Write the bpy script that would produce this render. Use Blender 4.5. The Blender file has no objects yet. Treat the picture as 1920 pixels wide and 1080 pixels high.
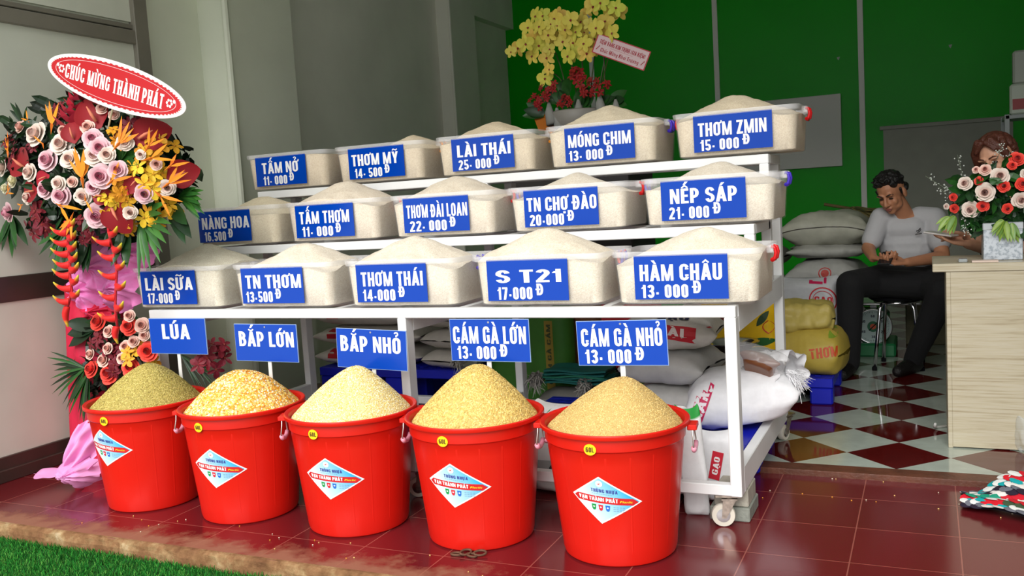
import bpy, bmesh, math, random, unicodedata
import numpy as np
from mathutils import Vector, Matrix, noise
from mathutils.bvhtree import BVHTree

PI = math.pi
scene = bpy.context.scene
C = scene.collection
rnd = random.Random(7)

# ------------------------------------------------------------------ camera
F_PX, YAW, PITCH, ROLL = 1703.7, 0.4326, 0.0947, -0.0605
CAM = Vector((0.6069, -3.1275, 1.2))
_cy, _sy, _cp, _sp = math.cos(YAW), math.sin(YAW), math.cos(PITCH), math.sin(PITCH)
_f = Vector((-_sy * _cp, _cy * _cp, -_sp))
_r0 = Vector((_cy, _sy, 0))
_u0 = _r0.cross(_f)
_r = math.cos(ROLL) * _r0 + math.sin(ROLL) * _u0
_u = -math.sin(ROLL) * _r0 + math.cos(ROLL) * _u0
cam_data = bpy.data.cameras.new('camera')
cam_data.sensor_width = 36
cam_data.lens = F_PX / 1920 * 36
cam_data.clip_start = 0.05
cam = bpy.data.objects.new('camera', cam_data)
M = Matrix((_r, _u, -_f)).transposed().to_4x4()
M.translation = CAM
cam.matrix_world = M
C.objects.link(cam)
scene.camera = cam


def at(px, py, Y):
    """the point at depth Y that the photograph shows at pixel px, py"""
    d = (px - 960) * _r - (py - 540) * _u + F_PX * _f
    t = (Y - CAM.y) / d.y
    return CAM + d * t


# ------------------------------------------------------------------ light
scene.view_settings.view_transform = 'Standard'
scene.view_settings.look = 'None'
scene.view_settings.gamma = 1
scene.view_settings.exposure = 0.53
world = bpy.data.worlds.new('sky')
scene.world = world
world.use_nodes = True
wn = world.node_tree.nodes
wn['Background'].inputs['Color'].default_value = (0.93, 0.97, 1.0, 1)
wn['Background'].inputs['Strength'].default_value = 0.72
sun_d = bpy.data.lights.new('sun', 'SUN')
sun_d.energy = 2.9
sun_d.angle = math.radians(50)
sun_d.color = (1.0, 0.975, 0.95)
sun = bpy.data.objects.new('sun', sun_d)
sun.rotation_euler = Vector((-0.05, 0.79, -0.6)).to_track_quat('-Z', 'Y').to_euler()
sun.location = (0, -6, 6)
C.objects.link(sun)


# ------------------------------------------------------------------ helpers
def lin(c):
    c = c / 255.0
    return c / 12.92 if c <= 0.04045 else ((c + 0.055) / 1.055) ** 2.4


def rgb(r, g, b):
    return (lin(r), lin(g), lin(b))


class MB:
    """collects vertices and faces for one mesh object"""
    def __init__(self):
        self.v = []; self.f = []; self.m = []; self.c = []
        self.col = (1, 1, 1)

    def add(self, vs, fs, mi=0, col=None):
        o = len(self.v)
        self.v.extend([tuple(p) for p in vs])
        col = col or self.col
        self.c.extend([col] * len(vs))
        for f in fs:
            self.f.append(tuple(i + o for i in f)); self.m.append(mi)
        return o

    def addc(self, vs, cs, fs, mi=0):
        o = len(self.v)
        self.v.extend([tuple(p) for p in vs]); self.c.extend(cs)
        for f in fs:
            self.f.append(tuple(i + o for i in f)); self.m.append(mi)

    def box(self, x0, x1, y0, y1, z0, z1, mi=0, col=None, b=0.0):
        if b > 0:
            b = min(b, (x1 - x0) * .45, (y1 - y0) * .45, (z1 - z0) * .45)
            vs = []
            for z, k in ((z0, b), (z0 + b, 0), (z1 - b, 0), (z1, b)):
                xa, xb, ya, yb = x0 + k, x1 - k, y0 + k, y1 - k
                c = b - k if k == 0 else b * .3
                vs += [(xa + c, ya, z), (xb - c, ya, z), (xb, ya + c, z), (xb, yb - c, z),
                       (xb - c, yb, z), (xa + c, yb, z), (xa, yb - c, z), (xa, ya + c, z)]
            fs = [tuple(reversed(range(8))), tuple(range(24, 32))]
            for r in range(3):
                for i in range(8):
                    j = (i + 1) % 8
                    fs.append((r * 8 + i, r * 8 + j, r * 8 + 8 + j, r * 8 + 8 + i))
            return self.add(vs, fs, mi, col)
        vs = [(x, y, z) for z in (z0, z1) for y in (y0, y1) for x in (x0, x1)]
        return self.add(vs, [(0, 2, 3, 1), (4, 5, 7, 6), (0, 1, 5, 4), (2, 6, 7, 3), (0, 4, 6, 2), (1, 3, 7, 5)], mi, col)

    def obox(self, mat, sx, sy, sz, mi=0, col=None, b=0.0):
        t = MB(); t.box(-sx / 2, sx / 2, -sy / 2, sy / 2, -sz / 2, sz / 2, 0, None, b)
        return self.add([mat @ Vector(p) for p in t.v], t.f, mi, col)

    def tube(self, pts, rad, n=10, mi=0, col=None, cap=True, closed=False):
        pts = [Vector(p) for p in pts]
        N = len(pts)
        rad = rad if isinstance(rad, (list, tuple)) else [rad] * N
        vs = []
        up = None
        for i, p in enumerate(pts):
            a = pts[(i - 1) % N] if (i > 0 or closed) else p
            b = pts[(i + 1) % N] if (i < N - 1 or closed) else p
            d = (b - a)
            if d.length < 1e-9: d = Vector((0, 0, 1))
            d.normalize()
            if up is None:
                up = Vector((0, 0, 1)) if abs(d.z) < .9 else Vector((1, 0, 0))
            s = d.cross(up)
            if s.length < 1e-6: s = d.cross(Vector((0, 1, 0.3)))
            s.normalize(); up = s.cross(d).normalized()
            for k in range(n):
                an = 2 * PI * k / n
                vs.append(p + (s * math.cos(an) + up * math.sin(an)) * rad[i])
        fs = []
        for i in range(N if closed else N - 1):
            for k in range(n):
                k2 = (k + 1) % n; i2 = (i + 1) % N
                fs.append((i * n + k, i * n + k2, i2 * n + k2, i2 * n + k))
        if cap and not closed:
            fs.append(tuple(reversed(range(n)))); fs.append(tuple(range((N - 1) * n, N * n)))
        return self.add(vs, fs, mi, col)

    def lathe(self, prof, n=48, mi=0, col=None, mat=None, close_bottom=True, close_top=False, rib=0, ribn=0):
        vs = []; fs = []
        for (r, z) in prof:
            for k in range(n):
                a = 2 * PI * k / n
                rr = r * (1 + rib * math.cos(ribn * a)) if rib else r
                vs.append(Vector((rr * math.cos(a), rr * math.sin(a), z)))
        for i in range(len(prof) - 1):
            for k in range(n):
                k2 = (k + 1) % n
                fs.append((i * n + k, i * n + k2, (i + 1) * n + k2, (i + 1) * n + k))
        if close_bottom: fs.append(tuple(reversed(range(n))))
        if close_top: fs.append(tuple(range((len(prof) - 1) * n, len(prof) * n)))
        if mat: vs = [mat @ p for p in vs]
        return self.add(vs, fs, mi, col)

    def ball(self, c, r, n=12, m=8, mi=0, col=None, mat=None):
        r = r if isinstance(r, (list, tuple)) else (r, r, r)
        vs = [Vector((0, 0, -r[2]))]
        for i in range(1, m):
            t = -PI / 2 + PI * i / m
            for k in range(n):
                a = 2 * PI * k / n
                vs.append(Vector((r[0] * math.cos(t) * math.cos(a), r[1] * math.cos(t) * math.sin(a), r[2] * math.sin(t))))
        vs.append(Vector((0, 0, r[2])))
        fs = []
        for k in range(n):
            fs.append((0, 1 + (k + 1) % n, 1 + k))
            fs.append((len(vs) - 1, 1 + (m - 2) * n + k, 1 + (m - 2) * n + (k + 1) % n))
        for i in range(m - 2):
            for k in range(n):
                k2 = (k + 1) % n
                fs.append((1 + i * n + k, 1 + i * n + k2, 1 + (i + 1) * n + k2, 1 + (i + 1) * n + k))
        c = Vector(c)
        vs = [(mat @ p if mat else p) + c for p in vs]
        return self.add(vs, fs, mi, col)

    def grid(self, fn, nu, nv, mi=0, col=None, colfn=None, wrap=False):
        """fn(u,v) with u,v in 0..1"""
        vs = []; cs = []
        for j in range(nv + 1):
            for i in range(nu + 1):
                vs.append(fn(i / nu, j / nv))
                cs.append(colfn(i / nu, j / nv) if colfn else (col or self.col))
        fs = []
        for j in range(nv):
            for i in range(nu):
                a = j * (nu + 1) + i
                fs.append((a, a + 1, a + nu + 2, a + nu + 1))
        self.addc(vs, cs, fs, mi)

    def join(self, other, mat=None, mi=None):
        o = len(self.v)
        self.v.extend([tuple(mat @ Vector(p)) if mat else p for p in other.v]); self.c.extend(other.c)
        for f, m in zip(other.f, other.m):
            self.f.append(tuple(i + o for i in f)); self.m.append(m if mi is None else mi)

    def build(self, name, mats, parent=None, smooth=False, loc=None, angle=None):
        me = bpy.data.meshes.new(name)
        me.from_pydata(self.v, [], self.f)
        if not isinstance(mats, (list, tuple)): mats = [mats]
        for m in mats: me.materials.append(m)
        if len(mats) > 1: me.polygons.foreach_set('material_index', self.m)
        at_ = me.color_attributes.new('Col', 'FLOAT_COLOR', 'POINT')
        arr = np.ones((len(self.v), 4), np.float32); arr[:, :3] = np.array(self.c, np.float32).reshape(-1, 3)
        at_.data.foreach_set('color', arr.ravel())
        if smooth or angle:
            me.polygons.foreach_set('use_smooth', [True] * len(me.polygons))
        me.update()
        if angle: me.set_sharp_from_angle(angle=math.radians(angle))
        o = bpy.data.objects.new(name, me)
        C.objects.link(o)
        if parent: o.parent = parent
        if loc is not None: o.location = loc
        return o


def np_mesh(name, V, F, cols, mat, parent=None, smooth=False):
    """fast mesh from arrays: V (n,3), F (m,k), cols (n,3)"""
    me = bpy.data.meshes.new(name)
    n, k = len(F), F.shape[1]
    me.vertices.add(len(V)); me.vertices.foreach_set('co', V.astype(np.float32).ravel())
    me.loops.add(n * k); me.loops.foreach_set('vertex_index', F.astype(np.int32).ravel())
    me.polygons.add(n)
    me.polygons.foreach_set('loop_start', np.arange(0, n * k, k, dtype=np.int32))
    if smooth: me.polygons.foreach_set('use_smooth', np.ones(n, bool))
    me.materials.append(mat)
    a = me.color_attributes.new('Col', 'FLOAT_COLOR', 'POINT')
    arr = np.ones((len(V), 4), np.float32); arr[:, :3] = cols
    a.data.foreach_set('color', arr.ravel())
    me.update(); me.validate()
    o = bpy.data.objects.new(name, me); C.objects.link(o)
    if parent: o.parent = parent
    return o


def tag(o, label=None, cat=None, group=None, kind=None):
    if label: o['label'] = label
    if cat: o['category'] = cat
    if group: o['group'] = group
    if kind: o['kind'] = kind
    return o


def thing(name, label, cat, loc=(0, 0, 0), rz=0.0, group=None):
    o = bpy.data.objects.new(name, None); C.objects.link(o)
    o.empty_display_size = .05
    o.location = loc; o.rotation_euler = (0, 0, rz)
    return tag(o, label, cat, group)


def struct(name, mb, mats, **k):
    return tag(mb.build(name, mats, **k), kind='structure')


def copy_tree(o, parent=None):
    c = o.copy(); C.objects.link(c)
    if parent: c.parent = parent
    for ch in list(o.children):
        copy_tree(ch, c)
    return c


# ------------------------------------------------------------------ materials
def mat(name, col=(.8, .8, .8), rough=.5, metal=0.0, vcol=False, var=0.0, vscale=8, bump=0.0, bscale=60, trans=None,
        spec=.5, sheen=0.0, coat=0.0, sss=0.0, bdist=.01):
    m = bpy.data.materials.new(name); m.use_nodes = True
    nt = m.node_tree; N = nt.nodes; L = nt.links
    b = N['Principled BSDF']
    b.inputs['Base Color'].default_value = (*col, 1)
    b.inputs['Roughness'].default_value = rough
    b.inputs['Metallic'].default_value = metal
    b.inputs['Specular IOR Level'].default_value = spec
    if coat: b.inputs['Coat Weight'].default_value = coat; b.inputs['Coat Roughness'].default_value = .1
    if sheen: b.inputs['Sheen Weight'].default_value = sheen
    src = None
    if vcol:
        a = N.new('ShaderNodeVertexColor'); a.layer_name = 'Col'; src = a.outputs['Color']
    tc = N.new('ShaderNodeTexCoord')
    if var:
        n = N.new('ShaderNodeTexNoise'); n.inputs['Scale'].default_value = vscale; n.inputs['Detail'].default_value = 5
        L.new(tc.outputs['Object'], n.inputs['Vector'])
        mr = N.new('ShaderNodeMapRange')
        mr.inputs['From Min'].default_value = .3; mr.inputs['From Max'].default_value = .7
        mr.inputs['To Min'].default_value = 1 - var; mr.inputs['To Max'].default_value = 1 + var
        L.new(n.outputs['Fac'], mr.inputs['Value'])
        mx = N.new('ShaderNodeVectorMath'); mx.operation = 'SCALE'
        if src: L.new(src, mx.inputs[0])
        else: mx.inputs[0].default_value = col
        L.new(mr.outputs['Result'], mx.inputs['Scale'])
        src = mx.outputs['Vector']
    if src: L.new(src, b.inputs['Base Color'])
    if bump:
        n2 = N.new('ShaderNodeTexNoise'); n2.inputs['Scale'].default_value = bscale; n2.inputs['Detail'].default_value = 4
        L.new(tc.outputs['Object'], n2.inputs['Vector'])
        bp = N.new('ShaderNodeBump'); bp.inputs['Strength'].default_value = bump; bp.inputs['Distance'].default_value = bdist
        L.new(n2.outputs['Fac'], bp.inputs['Height']); L.new(bp.outputs['Normal'], b.inputs['Normal'])
    if trans is not None:          # thin see-through film: part of the light passes straight on
        t = N.new('ShaderNodeBsdfTransparent'); mxs = N.new('ShaderNodeMixShader')
        mxs.inputs['Fac'].default_value = 1 - trans
        L.new(t.outputs[0], mxs.inputs[1]); L.new(b.outputs[0], mxs.inputs[2])
        L.new(mxs.outputs[0], N['Material Output'].inputs['Surface'])
    return m


MT = {}
MT['white_paint'] = mat('white_paint', (.82, .83, .82), .35, var=.04, vscale=5)
MT['vc'] = mat('coloured_print', vcol=True, rough=.45)
MT['vc_gloss'] = mat('glossy_colour', vcol=True, rough=.22)
MT['vc_matte'] = mat('matte_colour', vcol=True, rough=.85, spec=.2)
MT['petal'] = mat('petal', vcol=True, rough=.55, spec=.3, sheen=.1)
MT['leaf'] = mat('leaf', vcol=True, rough=.38, var=.15, vscale=30)
MT['sign_blue'] = mat('sign_blue', rgb(0, 62, 168), .16, spec=.35)
MT['letter_white'] = mat('letter_white', (.85, .86, .86), .35)
MT['red_plastic'] = mat('red_plastic', rgb(212, 28, 16), .3, var=.03, vscale=4, bump=.06, bscale=14)
MT['clear_plastic'] = mat('clear_plastic', (.9, .88, .86), .28, trans=.9)
MT['clear_lip'] = mat('clear_lip', (.9, .89, .89), .25, trans=.72)
MT['steel'] = mat('steel', (.55, .55, .55), .3, 1.0, var=.12, vscale=20)
MT['chrome'] = mat('chrome', (.8, .8, .82), .12, 1.0)
MT['wire'] = mat('wire', (.62, .6, .55), .35, .9)
MT['blue_plastic'] = mat('blue_plastic', rgb(14, 28, 180), .4, var=.06, vscale=6)
MT['dark'] = mat('dark_cloth', (.006, .006, .008), .9, spec=.2, bump=.3, bscale=30)
# ------------------------------------------------------------------ lettering (stroke letters, capitals height 1)
SW, SH = .19, .155          # stem width, bar height


def rect(x0, y0, x1, y1): return [(x0, y0), (x1, y0), (x1, y1), (x0, y1)]
def para(xb, xt, y0=0., y1=1., w=SW): return [(xb, y0), (xb + w, y0), (xt + w, y1), (xt, y1)]


def ribbon(pts, t=SW, closed=False, t2=None):
    """t = thickness across near-vertical runs, t2 across near-horizontal runs"""
    t2 = t if t2 is None else t2
    P = [np.array(p, float) for p in pts]; n = len(P); L = []; R = []
    for i in range(n):
        a = P[i - 1] if (i > 0 or closed) else None
        b = P[(i + 1) % n] if (i < n - 1 or closed) else None
        ds = [d / (np.linalg.norm(d) + 1e-9) for d in ([P[i] - a] if a is not None else []) + ([b - P[i]] if b is not None else [])]
        d = sum(ds); d = d / (np.linalg.norm(d) + 1e-9)
        nn = np.array([-d[1], d[0]])
        k = 1.0
        if len(ds) == 2: k = 1 / max(.6, abs(nn @ np.array([-ds[0][1], ds[0][0]])))
        th = math.hypot(nn[0] * t, nn[1] * t2) * k / 2
        L.append(P[i] + nn * th); R.append(P[i] - nn * th)
    out = []
    for i in range(n if closed else n - 1):
        j = (i + 1) % n
        out.append([tuple(L[i]), tuple(R[i]), tuple(R[j]), tuple(L[j])])
    return out


def arc(cx, cy, rx, ry, a0, a1, n=7):
    return [(cx + rx * math.cos(math.radians(a0 + (a1 - a0) * i / n)), cy + ry * math.sin(math.radians(a0 + (a1 - a0) * i / n))) for i in range(n + 1)]


def bowl(xl, xr, y0, y1):
    ry = (y1 - y0) / 2; rx = min(.17, ry, xr - xl - .02)
    return ribbon([(xl, y1)] + arc(xr - rx, y0 + ry, rx, ry, 90, -90, 8) + [(xl, y0)], SW, False, SH)


def oval(w, y0=0., y1=1., x0=0.):
    a = (w - SW) / 2; c = x0 + w / 2; ry = min(a * 1.1, (y1 - y0 - SH) / 2)
    return ribbon(arc(c, y1 - SH / 2 - ry, a, ry, 0, 180, 8) + arc(c, y0 + SH / 2 + ry, a, ry, 180, 360, 8), SW, True, SH)


def glyph(ch):
    h = SH / 2; s = SW / 2
    if ch == 'A': return .56, [para(0, .19), para(.385, .195), rect(.12, .2, .44, .34)]
    if ch == 'B': return .5, [rect(0, 0, SW, 1)] + bowl(.05, .46 - s, .53, 1 - h) + bowl(.05, .5 - s, h, .53)
    if ch in 'CG':
        a = .165; c = s + a
        pts = arc(c, 1 - h - a, a, a, 5, 180, 8) + arc(c, h + a, a, a, 180, 355, 8)
        g = ribbon(pts, SW, False, SH)
        if ch == 'C': return .5, [rect(.5 - SW, .66, .5, .74)] + [rect(.5 - SW, .26, .5, .36)] + g
        return .5, g + [rect(.28, .36, .5, .5), rect(.5 - SW, 0.06, .5, .5), rect(.5 - SW, .66, .5, .74)]
    if ch in 'DĐ':
        g = [rect(0, 0, SW, 1)] + bowl(.05, .5 - s, h, 1 - h)
        if ch == 'Đ': g.append(rect(-.09, .44, .27, .57))
        return .5, g
    if ch == 'E': return .42, [rect(0, 0, SW, 1), rect(0, 0, .42, SH), rect(0, 1 - SH, .42, 1), rect(0, .43, .38, .43 + SH)]
    if ch == 'H': return .5, [rect(0, 0, SW, 1), rect(.5 - SW, 0, .5, 1), rect(.1, .43, .4, .43 + SH)]
    if ch == 'I': return SW, [rect(0, 0, SW, 1)]
    if ch == 'K': return .54, [rect(0, 0, SW, 1), para(.1, .33, .38, 1, .2), para(.35, .15, 0, .62, .2)]
    if ch == 'L': return .41, [rect(0, 0, SW, 1), rect(0, 0, .41, SH)]
    if ch == 'M': return .68, [rect(0, 0, .155, 1), rect(.525, 0, .68, 1), para(.255, .03, 0, 1, .16), para(.265, .49, 0, 1, .16)]
    if ch == 'N': return .52, [rect(0, 0, .16, 1), rect(.36, 0, .52, 1), para(.335, .01, 0, 1, .175)]
    if ch == 'O' or ch == '0': return .5 if ch == 'O' else .44, oval(.5 if ch == 'O' else .44)
    if ch == 'P': return .48, [rect(0, 0, SW, 1)] + bowl(.05, .48 - s, .42, 1 - h)
    if ch == 'Q': return .5, oval(.5) + [para(.36, .24, -.06, .3, .14)]
    if ch == 'R': return .5, [rect(0, 0, SW, 1)] + bowl(.05, .48 - s, .45, 1 - h) + [para(.33, .2, 0, .48)]
    if ch == 'S':
        a = .155; c = s + a; r1 = .215
        pts = arc(c, 1 - h - r1, a, r1, 10, 200, 9) + [(c - a * .5, .56), (c + a * .5, .47)] + arc(c, h + r1, a, r1, 20, -170, 9)
        return .48, ribbon(pts, SW, False, SH)
    if ch == 'T': return .46, [rect(.23 - s, 0, .23 + s, 1), rect(0, 1 - SH, .46, 1)]
    if ch == 'U':
        a = (.5 - SW) / 2
        return .5, ribbon([(s, 1)] + arc(.25, h + a, a, a, 180, 360, 9) + [(.5 - s, 1)], SW, False, SH)
    if ch == 'V': return .54, [para(.185, 0), para(.18, .365)]
    if ch == 'X': return .54, [para(0, .36), para(.36, 0)]
    if ch == 'Y': return .54, [rect(.27 - s, 0, .27 + s, .45), para(.27 - s, 0, .38, 1), para(.27 - s, .54 - SW, .38, 1)]
    if ch == 'Z': return .46, [rect(0, 0, .46, SH), rect(0, 1 - SH, .46, 1), para(.0, .46 - .2, .05, .95, .2)]
    if ch == '1': return .3, [rect(.125, 0, .3, 1), para(0, .07, .7, .84, .2)]
    if ch == '2':
        a = .14; c = s + a
        pts = arc(c, 1 - h - .2, a, .2, 170, -20, 8) + [(s + .03, .18), (s, h)]
        return .45, ribbon(pts, SW, False, SH) + [rect(0, 0, .45, SH)]
    if ch == '3':
        a = .14; c = s + a
        return .45, ribbon(arc(c, 1 - h - .19, a, .19, 165, -80, 8), SW, False, SH) + ribbon(arc(c, h + .22, a, .22, 85, -165, 9), SW, False, SH) + [rect(.14, .46, .3, .58)]
    if ch == '4': return .48, [rect(.26, 0, .26 + .16, 1), rect(0, .2, .48, .34), para(.0, .24, .25, 1, .17)]
    if ch == '5':
        a = .14; c = s + a
        return .45, [rect(.03, 1 - SH, .43, 1), rect(.03, .48, .03 + .15, 1)] + ribbon([(.05, .5)] + arc(c, h + .23, a, .23, 110, -165, 10), SW, False, SH)
    if ch == '6': return .45, oval(.45, 0, .64) + ribbon([(s, .3)] + arc(s + .14, 1 - h - .25, .14, .25, 180, 30, 7), SW, False, SH)
    if ch == '7': return .42, [rect(0, 1 - SH, .42, 1), para(.09, .25, 0, .9)]
    if ch == '-': return .22, [rect(.02, .36, .2, .5)]
    if ch == '.': return .2, [rect(.02, 0, .18, .17)]
    if ch == '·': return .24, [rect(.04, .26, .2, .43)]
    if ch == '(': return .26, ribbon(arc(.32, .5, .23, .62, 130, 230, 7), .13)
    if ch == ')': return .26, ribbon(arc(-.06, .5, .23, .62, 50, -50, 7), .13)
    # lower case
    if ch == 'c': return .4, ribbon(arc(.22, .34, .14, .27, 40, 320, 9), .14)
    if ch == 'h': return .42, [rect(0, 0, .14, 1)] + ribbon(arc(.21, .45, .14, .17, 180, 0, 6) + [(.35, 0)], .14)
    if ch == 'n': return .42, [rect(0, 0, .14, .68)] + ribbon(arc(.21, .45, .14, .17, 180, 0, 6) + [(.35, 0)], .14)
    if ch == 'u': return .42, [rect(.28, 0, .42, .68)] + ribbon([(.07, .68)] + arc(.21, .22, .14, .17, 180, 360, 6), .14)
    if ch == 'i': return .15, [rect(0, 0, .14, .66), rect(0, .78, .14, .92)]
    if ch == 'a': return .42, [rect(.28, 0, .42, .66)] + ribbon(arc(.21, .32, .14, .27, 0, 360, 10), .13)
    if ch == 'g': return .42, [rect(.28, -.2, .42, .66), rect(.05, -.28, .4, -.16)] + ribbon(arc(.21, .34, .14, .25, 0, 360, 10), .13)
    if ch == 'r': return .3, [rect(0, 0, .14, .68), rect(.1, .54, .3, .68)]
    if ch == 'o': return .42, ribbon(arc(.21, .33, .14, .27, 0, 360, 11), .14)
    if ch == 's': return .36, ribbon([(.32, .55), (.18, .6), (.08, .48), (.26, .22), (.18, .07), (.02, .12)], .13)
    if ch == 't': return .28, [rect(.07, 0, .21, .9), rect(0, .54, .28, .67)]
    if ch == 'l': return .14, [rect(0, 0, .14, 1)]
    return .22, []


def accents(marks, w, base):
    top = 1.04 if base.isupper() else .76
    out = []; c = w / 2; y = top
    if '\u0302' in marks:
        out += ribbon([(c - .17, y), (c, y + .15), (c + .17, y)], .09); y += .2
    if '\u0306' in marks:
        out += ribbon(arc(c, y + .14, .15, .12, 190, 350, 6), .09); y += .2
    if '\u0301' in marks: out.append([(c - .09, y), (c + .03, y), (c + .2, y + .22), (c + .02, y + .22)])
    if '\u0300' in marks: out.append([(c - .03, y), (c + .1, y), (c - .02, y + .22), (c - .2, y + .22)])
    if '\u0309' in marks:
        out += ribbon([(c, y), (c, y + .08)] + arc(c, y + .18, .1, .1, -60, 170, 6), .085)
    if '\u0303' in marks:
        out += ribbon([(c - .2, y + .06), (c - .11, y + .16), (c, y + .11), (c + .11, y + .07), (c + .2, y + .17)], .09)
    if '\u0323' in marks: out.append(rect(c - .09, -.24, c + .09, -.09))
    if '\u031b' in marks:
        t = top - .05
        out += ribbon([(w - .1, t - .1), (w + .05, t - .05), (w + .08, t + .1)], .1)
    return out


def layout(text, gap=.085, serif=False):
    """list of polygons with capitals of height 1, total width"""
    x = 0.; out = []
    for ch in text:
        d = unicodedata.normalize('NFD', ch)
        base, marks = d[0], d[1:]
        if ch in 'Đ': base = ch
        if ch == ' ': x += .26; continue
        w, polys = glyph(base)
        polys = list(polys)
        if serif and base.isupper():
            ext = []
            for p in polys:
                if len(p) == 4 and p[0][1] == p[1][1] and p[2][1] == p[3][1] and p[2][1] - p[0][1] > .8:
                    ext.append(rect(p[0][0] - .05, 0, p[1][0] + .05, .06))
                    ext.append(rect(p[3][0] - .05, .94, p[2][0] + .05, 1))
            polys += ext
        polys += accents(marks, w, base)
        out += [[(px + x, py) for px, py in p] for p in polys]
        x += w + gap + (.05 if '\u031b' in marks else 0)
    return out, x - gap


def put_text(mb, text, x0, x1, y, hgt, fn, gap=.085, serif=False, mi=0, col=None, centre=False, maxw=None, skew=0.):
    """writes text so it spans x0..x1 with capitals hgt tall; fn(u,v) gives the 3-D point"""
    polys, w = layout(text, gap, serif)
    sx = (x1 - x0) / w
    if maxw and sx > hgt * maxw:
        sx = hgt * maxw
    ox = (x0 + x1) / 2 - w * sx / 2 if centre else x0
    k = 0
    for p in polys:
        vs = [fn(ox + (px + skew * py) * sx, y + py * hgt) for px, py in p]
        if any(v is None for v in vs): continue
        # letters read along +u, so the polygons face the reader
        a = sum(p[i][0] * p[(i + 1) % len(p)][1] - p[(i + 1) % len(p)][0] * p[i][1] for i in range(len(p)))
        idx = list(range(len(vs)))
        if a < 0: idx.reverse()
        vs = [Vector(vs[i]) for i in idx]
        # strokes that cross lie a hair apart so they do not shade one another
        nr = (vs[1] - vs[0]).cross(vs[2] - vs[0])
        if nr.length > 0: nr.normalize()
        k += 1
        mb.add([v + nr * (2.5e-5 * (k % 6)) for v in vs], [tuple(range(len(vs)))], mi, col)
# ------------------------------------------------------------------ the setting
def node_mat(name, rough=.5, spec=.5):
    m = bpy.data.materials.new(name); m.use_nodes = True
    N = m.node_tree.nodes; L = m.node_tree.links; b = N['Principled BSDF']
    b.inputs['Roughness'].default_value = rough; b.inputs['Specular IOR Level'].default_value = spec
    tc = N.new('ShaderNodeTexCoord')
    return m, N, L, b, tc


def mapping(N, L, tc, loc=(0, 0, 0), rot=(0, 0, 0), sc=(1, 1, 1)):
    mp = N.new('ShaderNodeMapping')
    mp.inputs['Location'].default_value = loc; mp.inputs['Rotation'].default_value = rot; mp.inputs['Scale'].default_value = sc
    L.new(tc.outputs['Object'], mp.inputs['Vector'])
    return mp


def noise_n(N, L, vec, scale, detail=5, rough=.55):
    n = N.new('ShaderNodeTexNoise'); n.inputs['Scale'].default_value = scale; n.inputs['Detail'].default_value = detail
    n.inputs['Roughness'].default_value = rough
    L.new(vec, n.inputs['Vector'])
    return n


def ramp(N, L, fac, stops):
    r = N.new('ShaderNodeValToRGB')
    while len(r.color_ramp.elements) < len(stops): r.color_ramp.elements.new(.5)
    for e, (p, c) in zip(r.color_ramp.elements, stops):
        e.position = p; e.color = (*c, 1)
    L.new(fac, r.inputs['Fac'])
    return r


def mix(N, L, fac, a, b, mode='MIX'):
    x = N.new('ShaderNodeMix'); x.data_type = 'RGBA'; x.blend_type = mode
    if isinstance(fac, (int, float)): x.inputs[0].default_value = fac
    else: L.new(fac, x.inputs[0])
    for i, s in ((6, a), (7, b)):
        if isinstance(s, tuple): x.inputs[i].default_value = (*s, 1)
        else: L.new(s, x.inputs[i])
    return x.outputs[2]


# porch tiles: 32 cm red tiles with pale joints, dust towards the front edge
m, N, L, b, tc = node_mat('porch_tile', .2)
mp = mapping(N, L, tc, (-.041 + .3225 * 20, -.445 + .3145 * 20, 0))
br = N.new('ShaderNodeTexBrick'); br.offset = 0; br.squash = 1
br.inputs['Scale'].default_value = 1; br.inputs['Brick Width'].default_value = .3225; br.inputs['Row Height'].default_value = .3145
br.inputs['Mortar Size'].default_value = .0022; br.inputs['Mortar Smooth'].default_value = .2; br.inputs['Bias'].default_value = 0
br.inputs['Color1'].default_value = (*rgb(104, 28, 33), 1); br.inputs['Color2'].default_value = (*rgb(96, 25, 29), 1)
br.inputs['Mortar'].default_value = (*rgb(146, 84, 74), 1)
L.new(mp.outputs[0], br.inputs['Vector'])
sx = N.new('ShaderNodeSeparateXYZ'); L.new(tc.outputs['Object'], sx.inputs[0])
n1 = noise_n(N, L, tc.outputs['Object'], 7, 7, .65)
n2 = noise_n(N, L, tc.outputs['Object'], 45, 4)
# dust gathers along the outer edge of the slab
edge = N.new('ShaderNodeMapRange'); edge.inputs['From Min'].default_value = -.42; edge.inputs['From Max'].default_value = -.72
edge.inputs['To Min'].default_value = -.25; edge.inputs['To Max'].default_value = .3
L.new(sx.outputs['Y'], edge.inputs['Value'])
ad = N.new('ShaderNodeMath'); ad.operation = 'ADD'; L.new(edge.outputs[0], ad.inputs[0]); L.new(n1.outputs['Fac'], ad.inputs[1])
dr = ramp(N, L, ad.outputs[0], [(.5, (0, 0, 0)), (.72, (.8, .8, .8))])
col = mix(N, L, dr.outputs['Color'], br.outputs['Color'], rgb(150, 105, 80))
L.new(col, b.inputs['Base Color'])
rr = N.new('ShaderNodeMapRange'); rr.inputs['To Min'].default_value = .17; rr.inputs['To Max'].default_value = .75
L.new(dr.outputs['Color'], rr.inputs['Value']); L.new(rr.outputs[0], b.inputs['Roughness'])
M_PORCH = m

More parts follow.
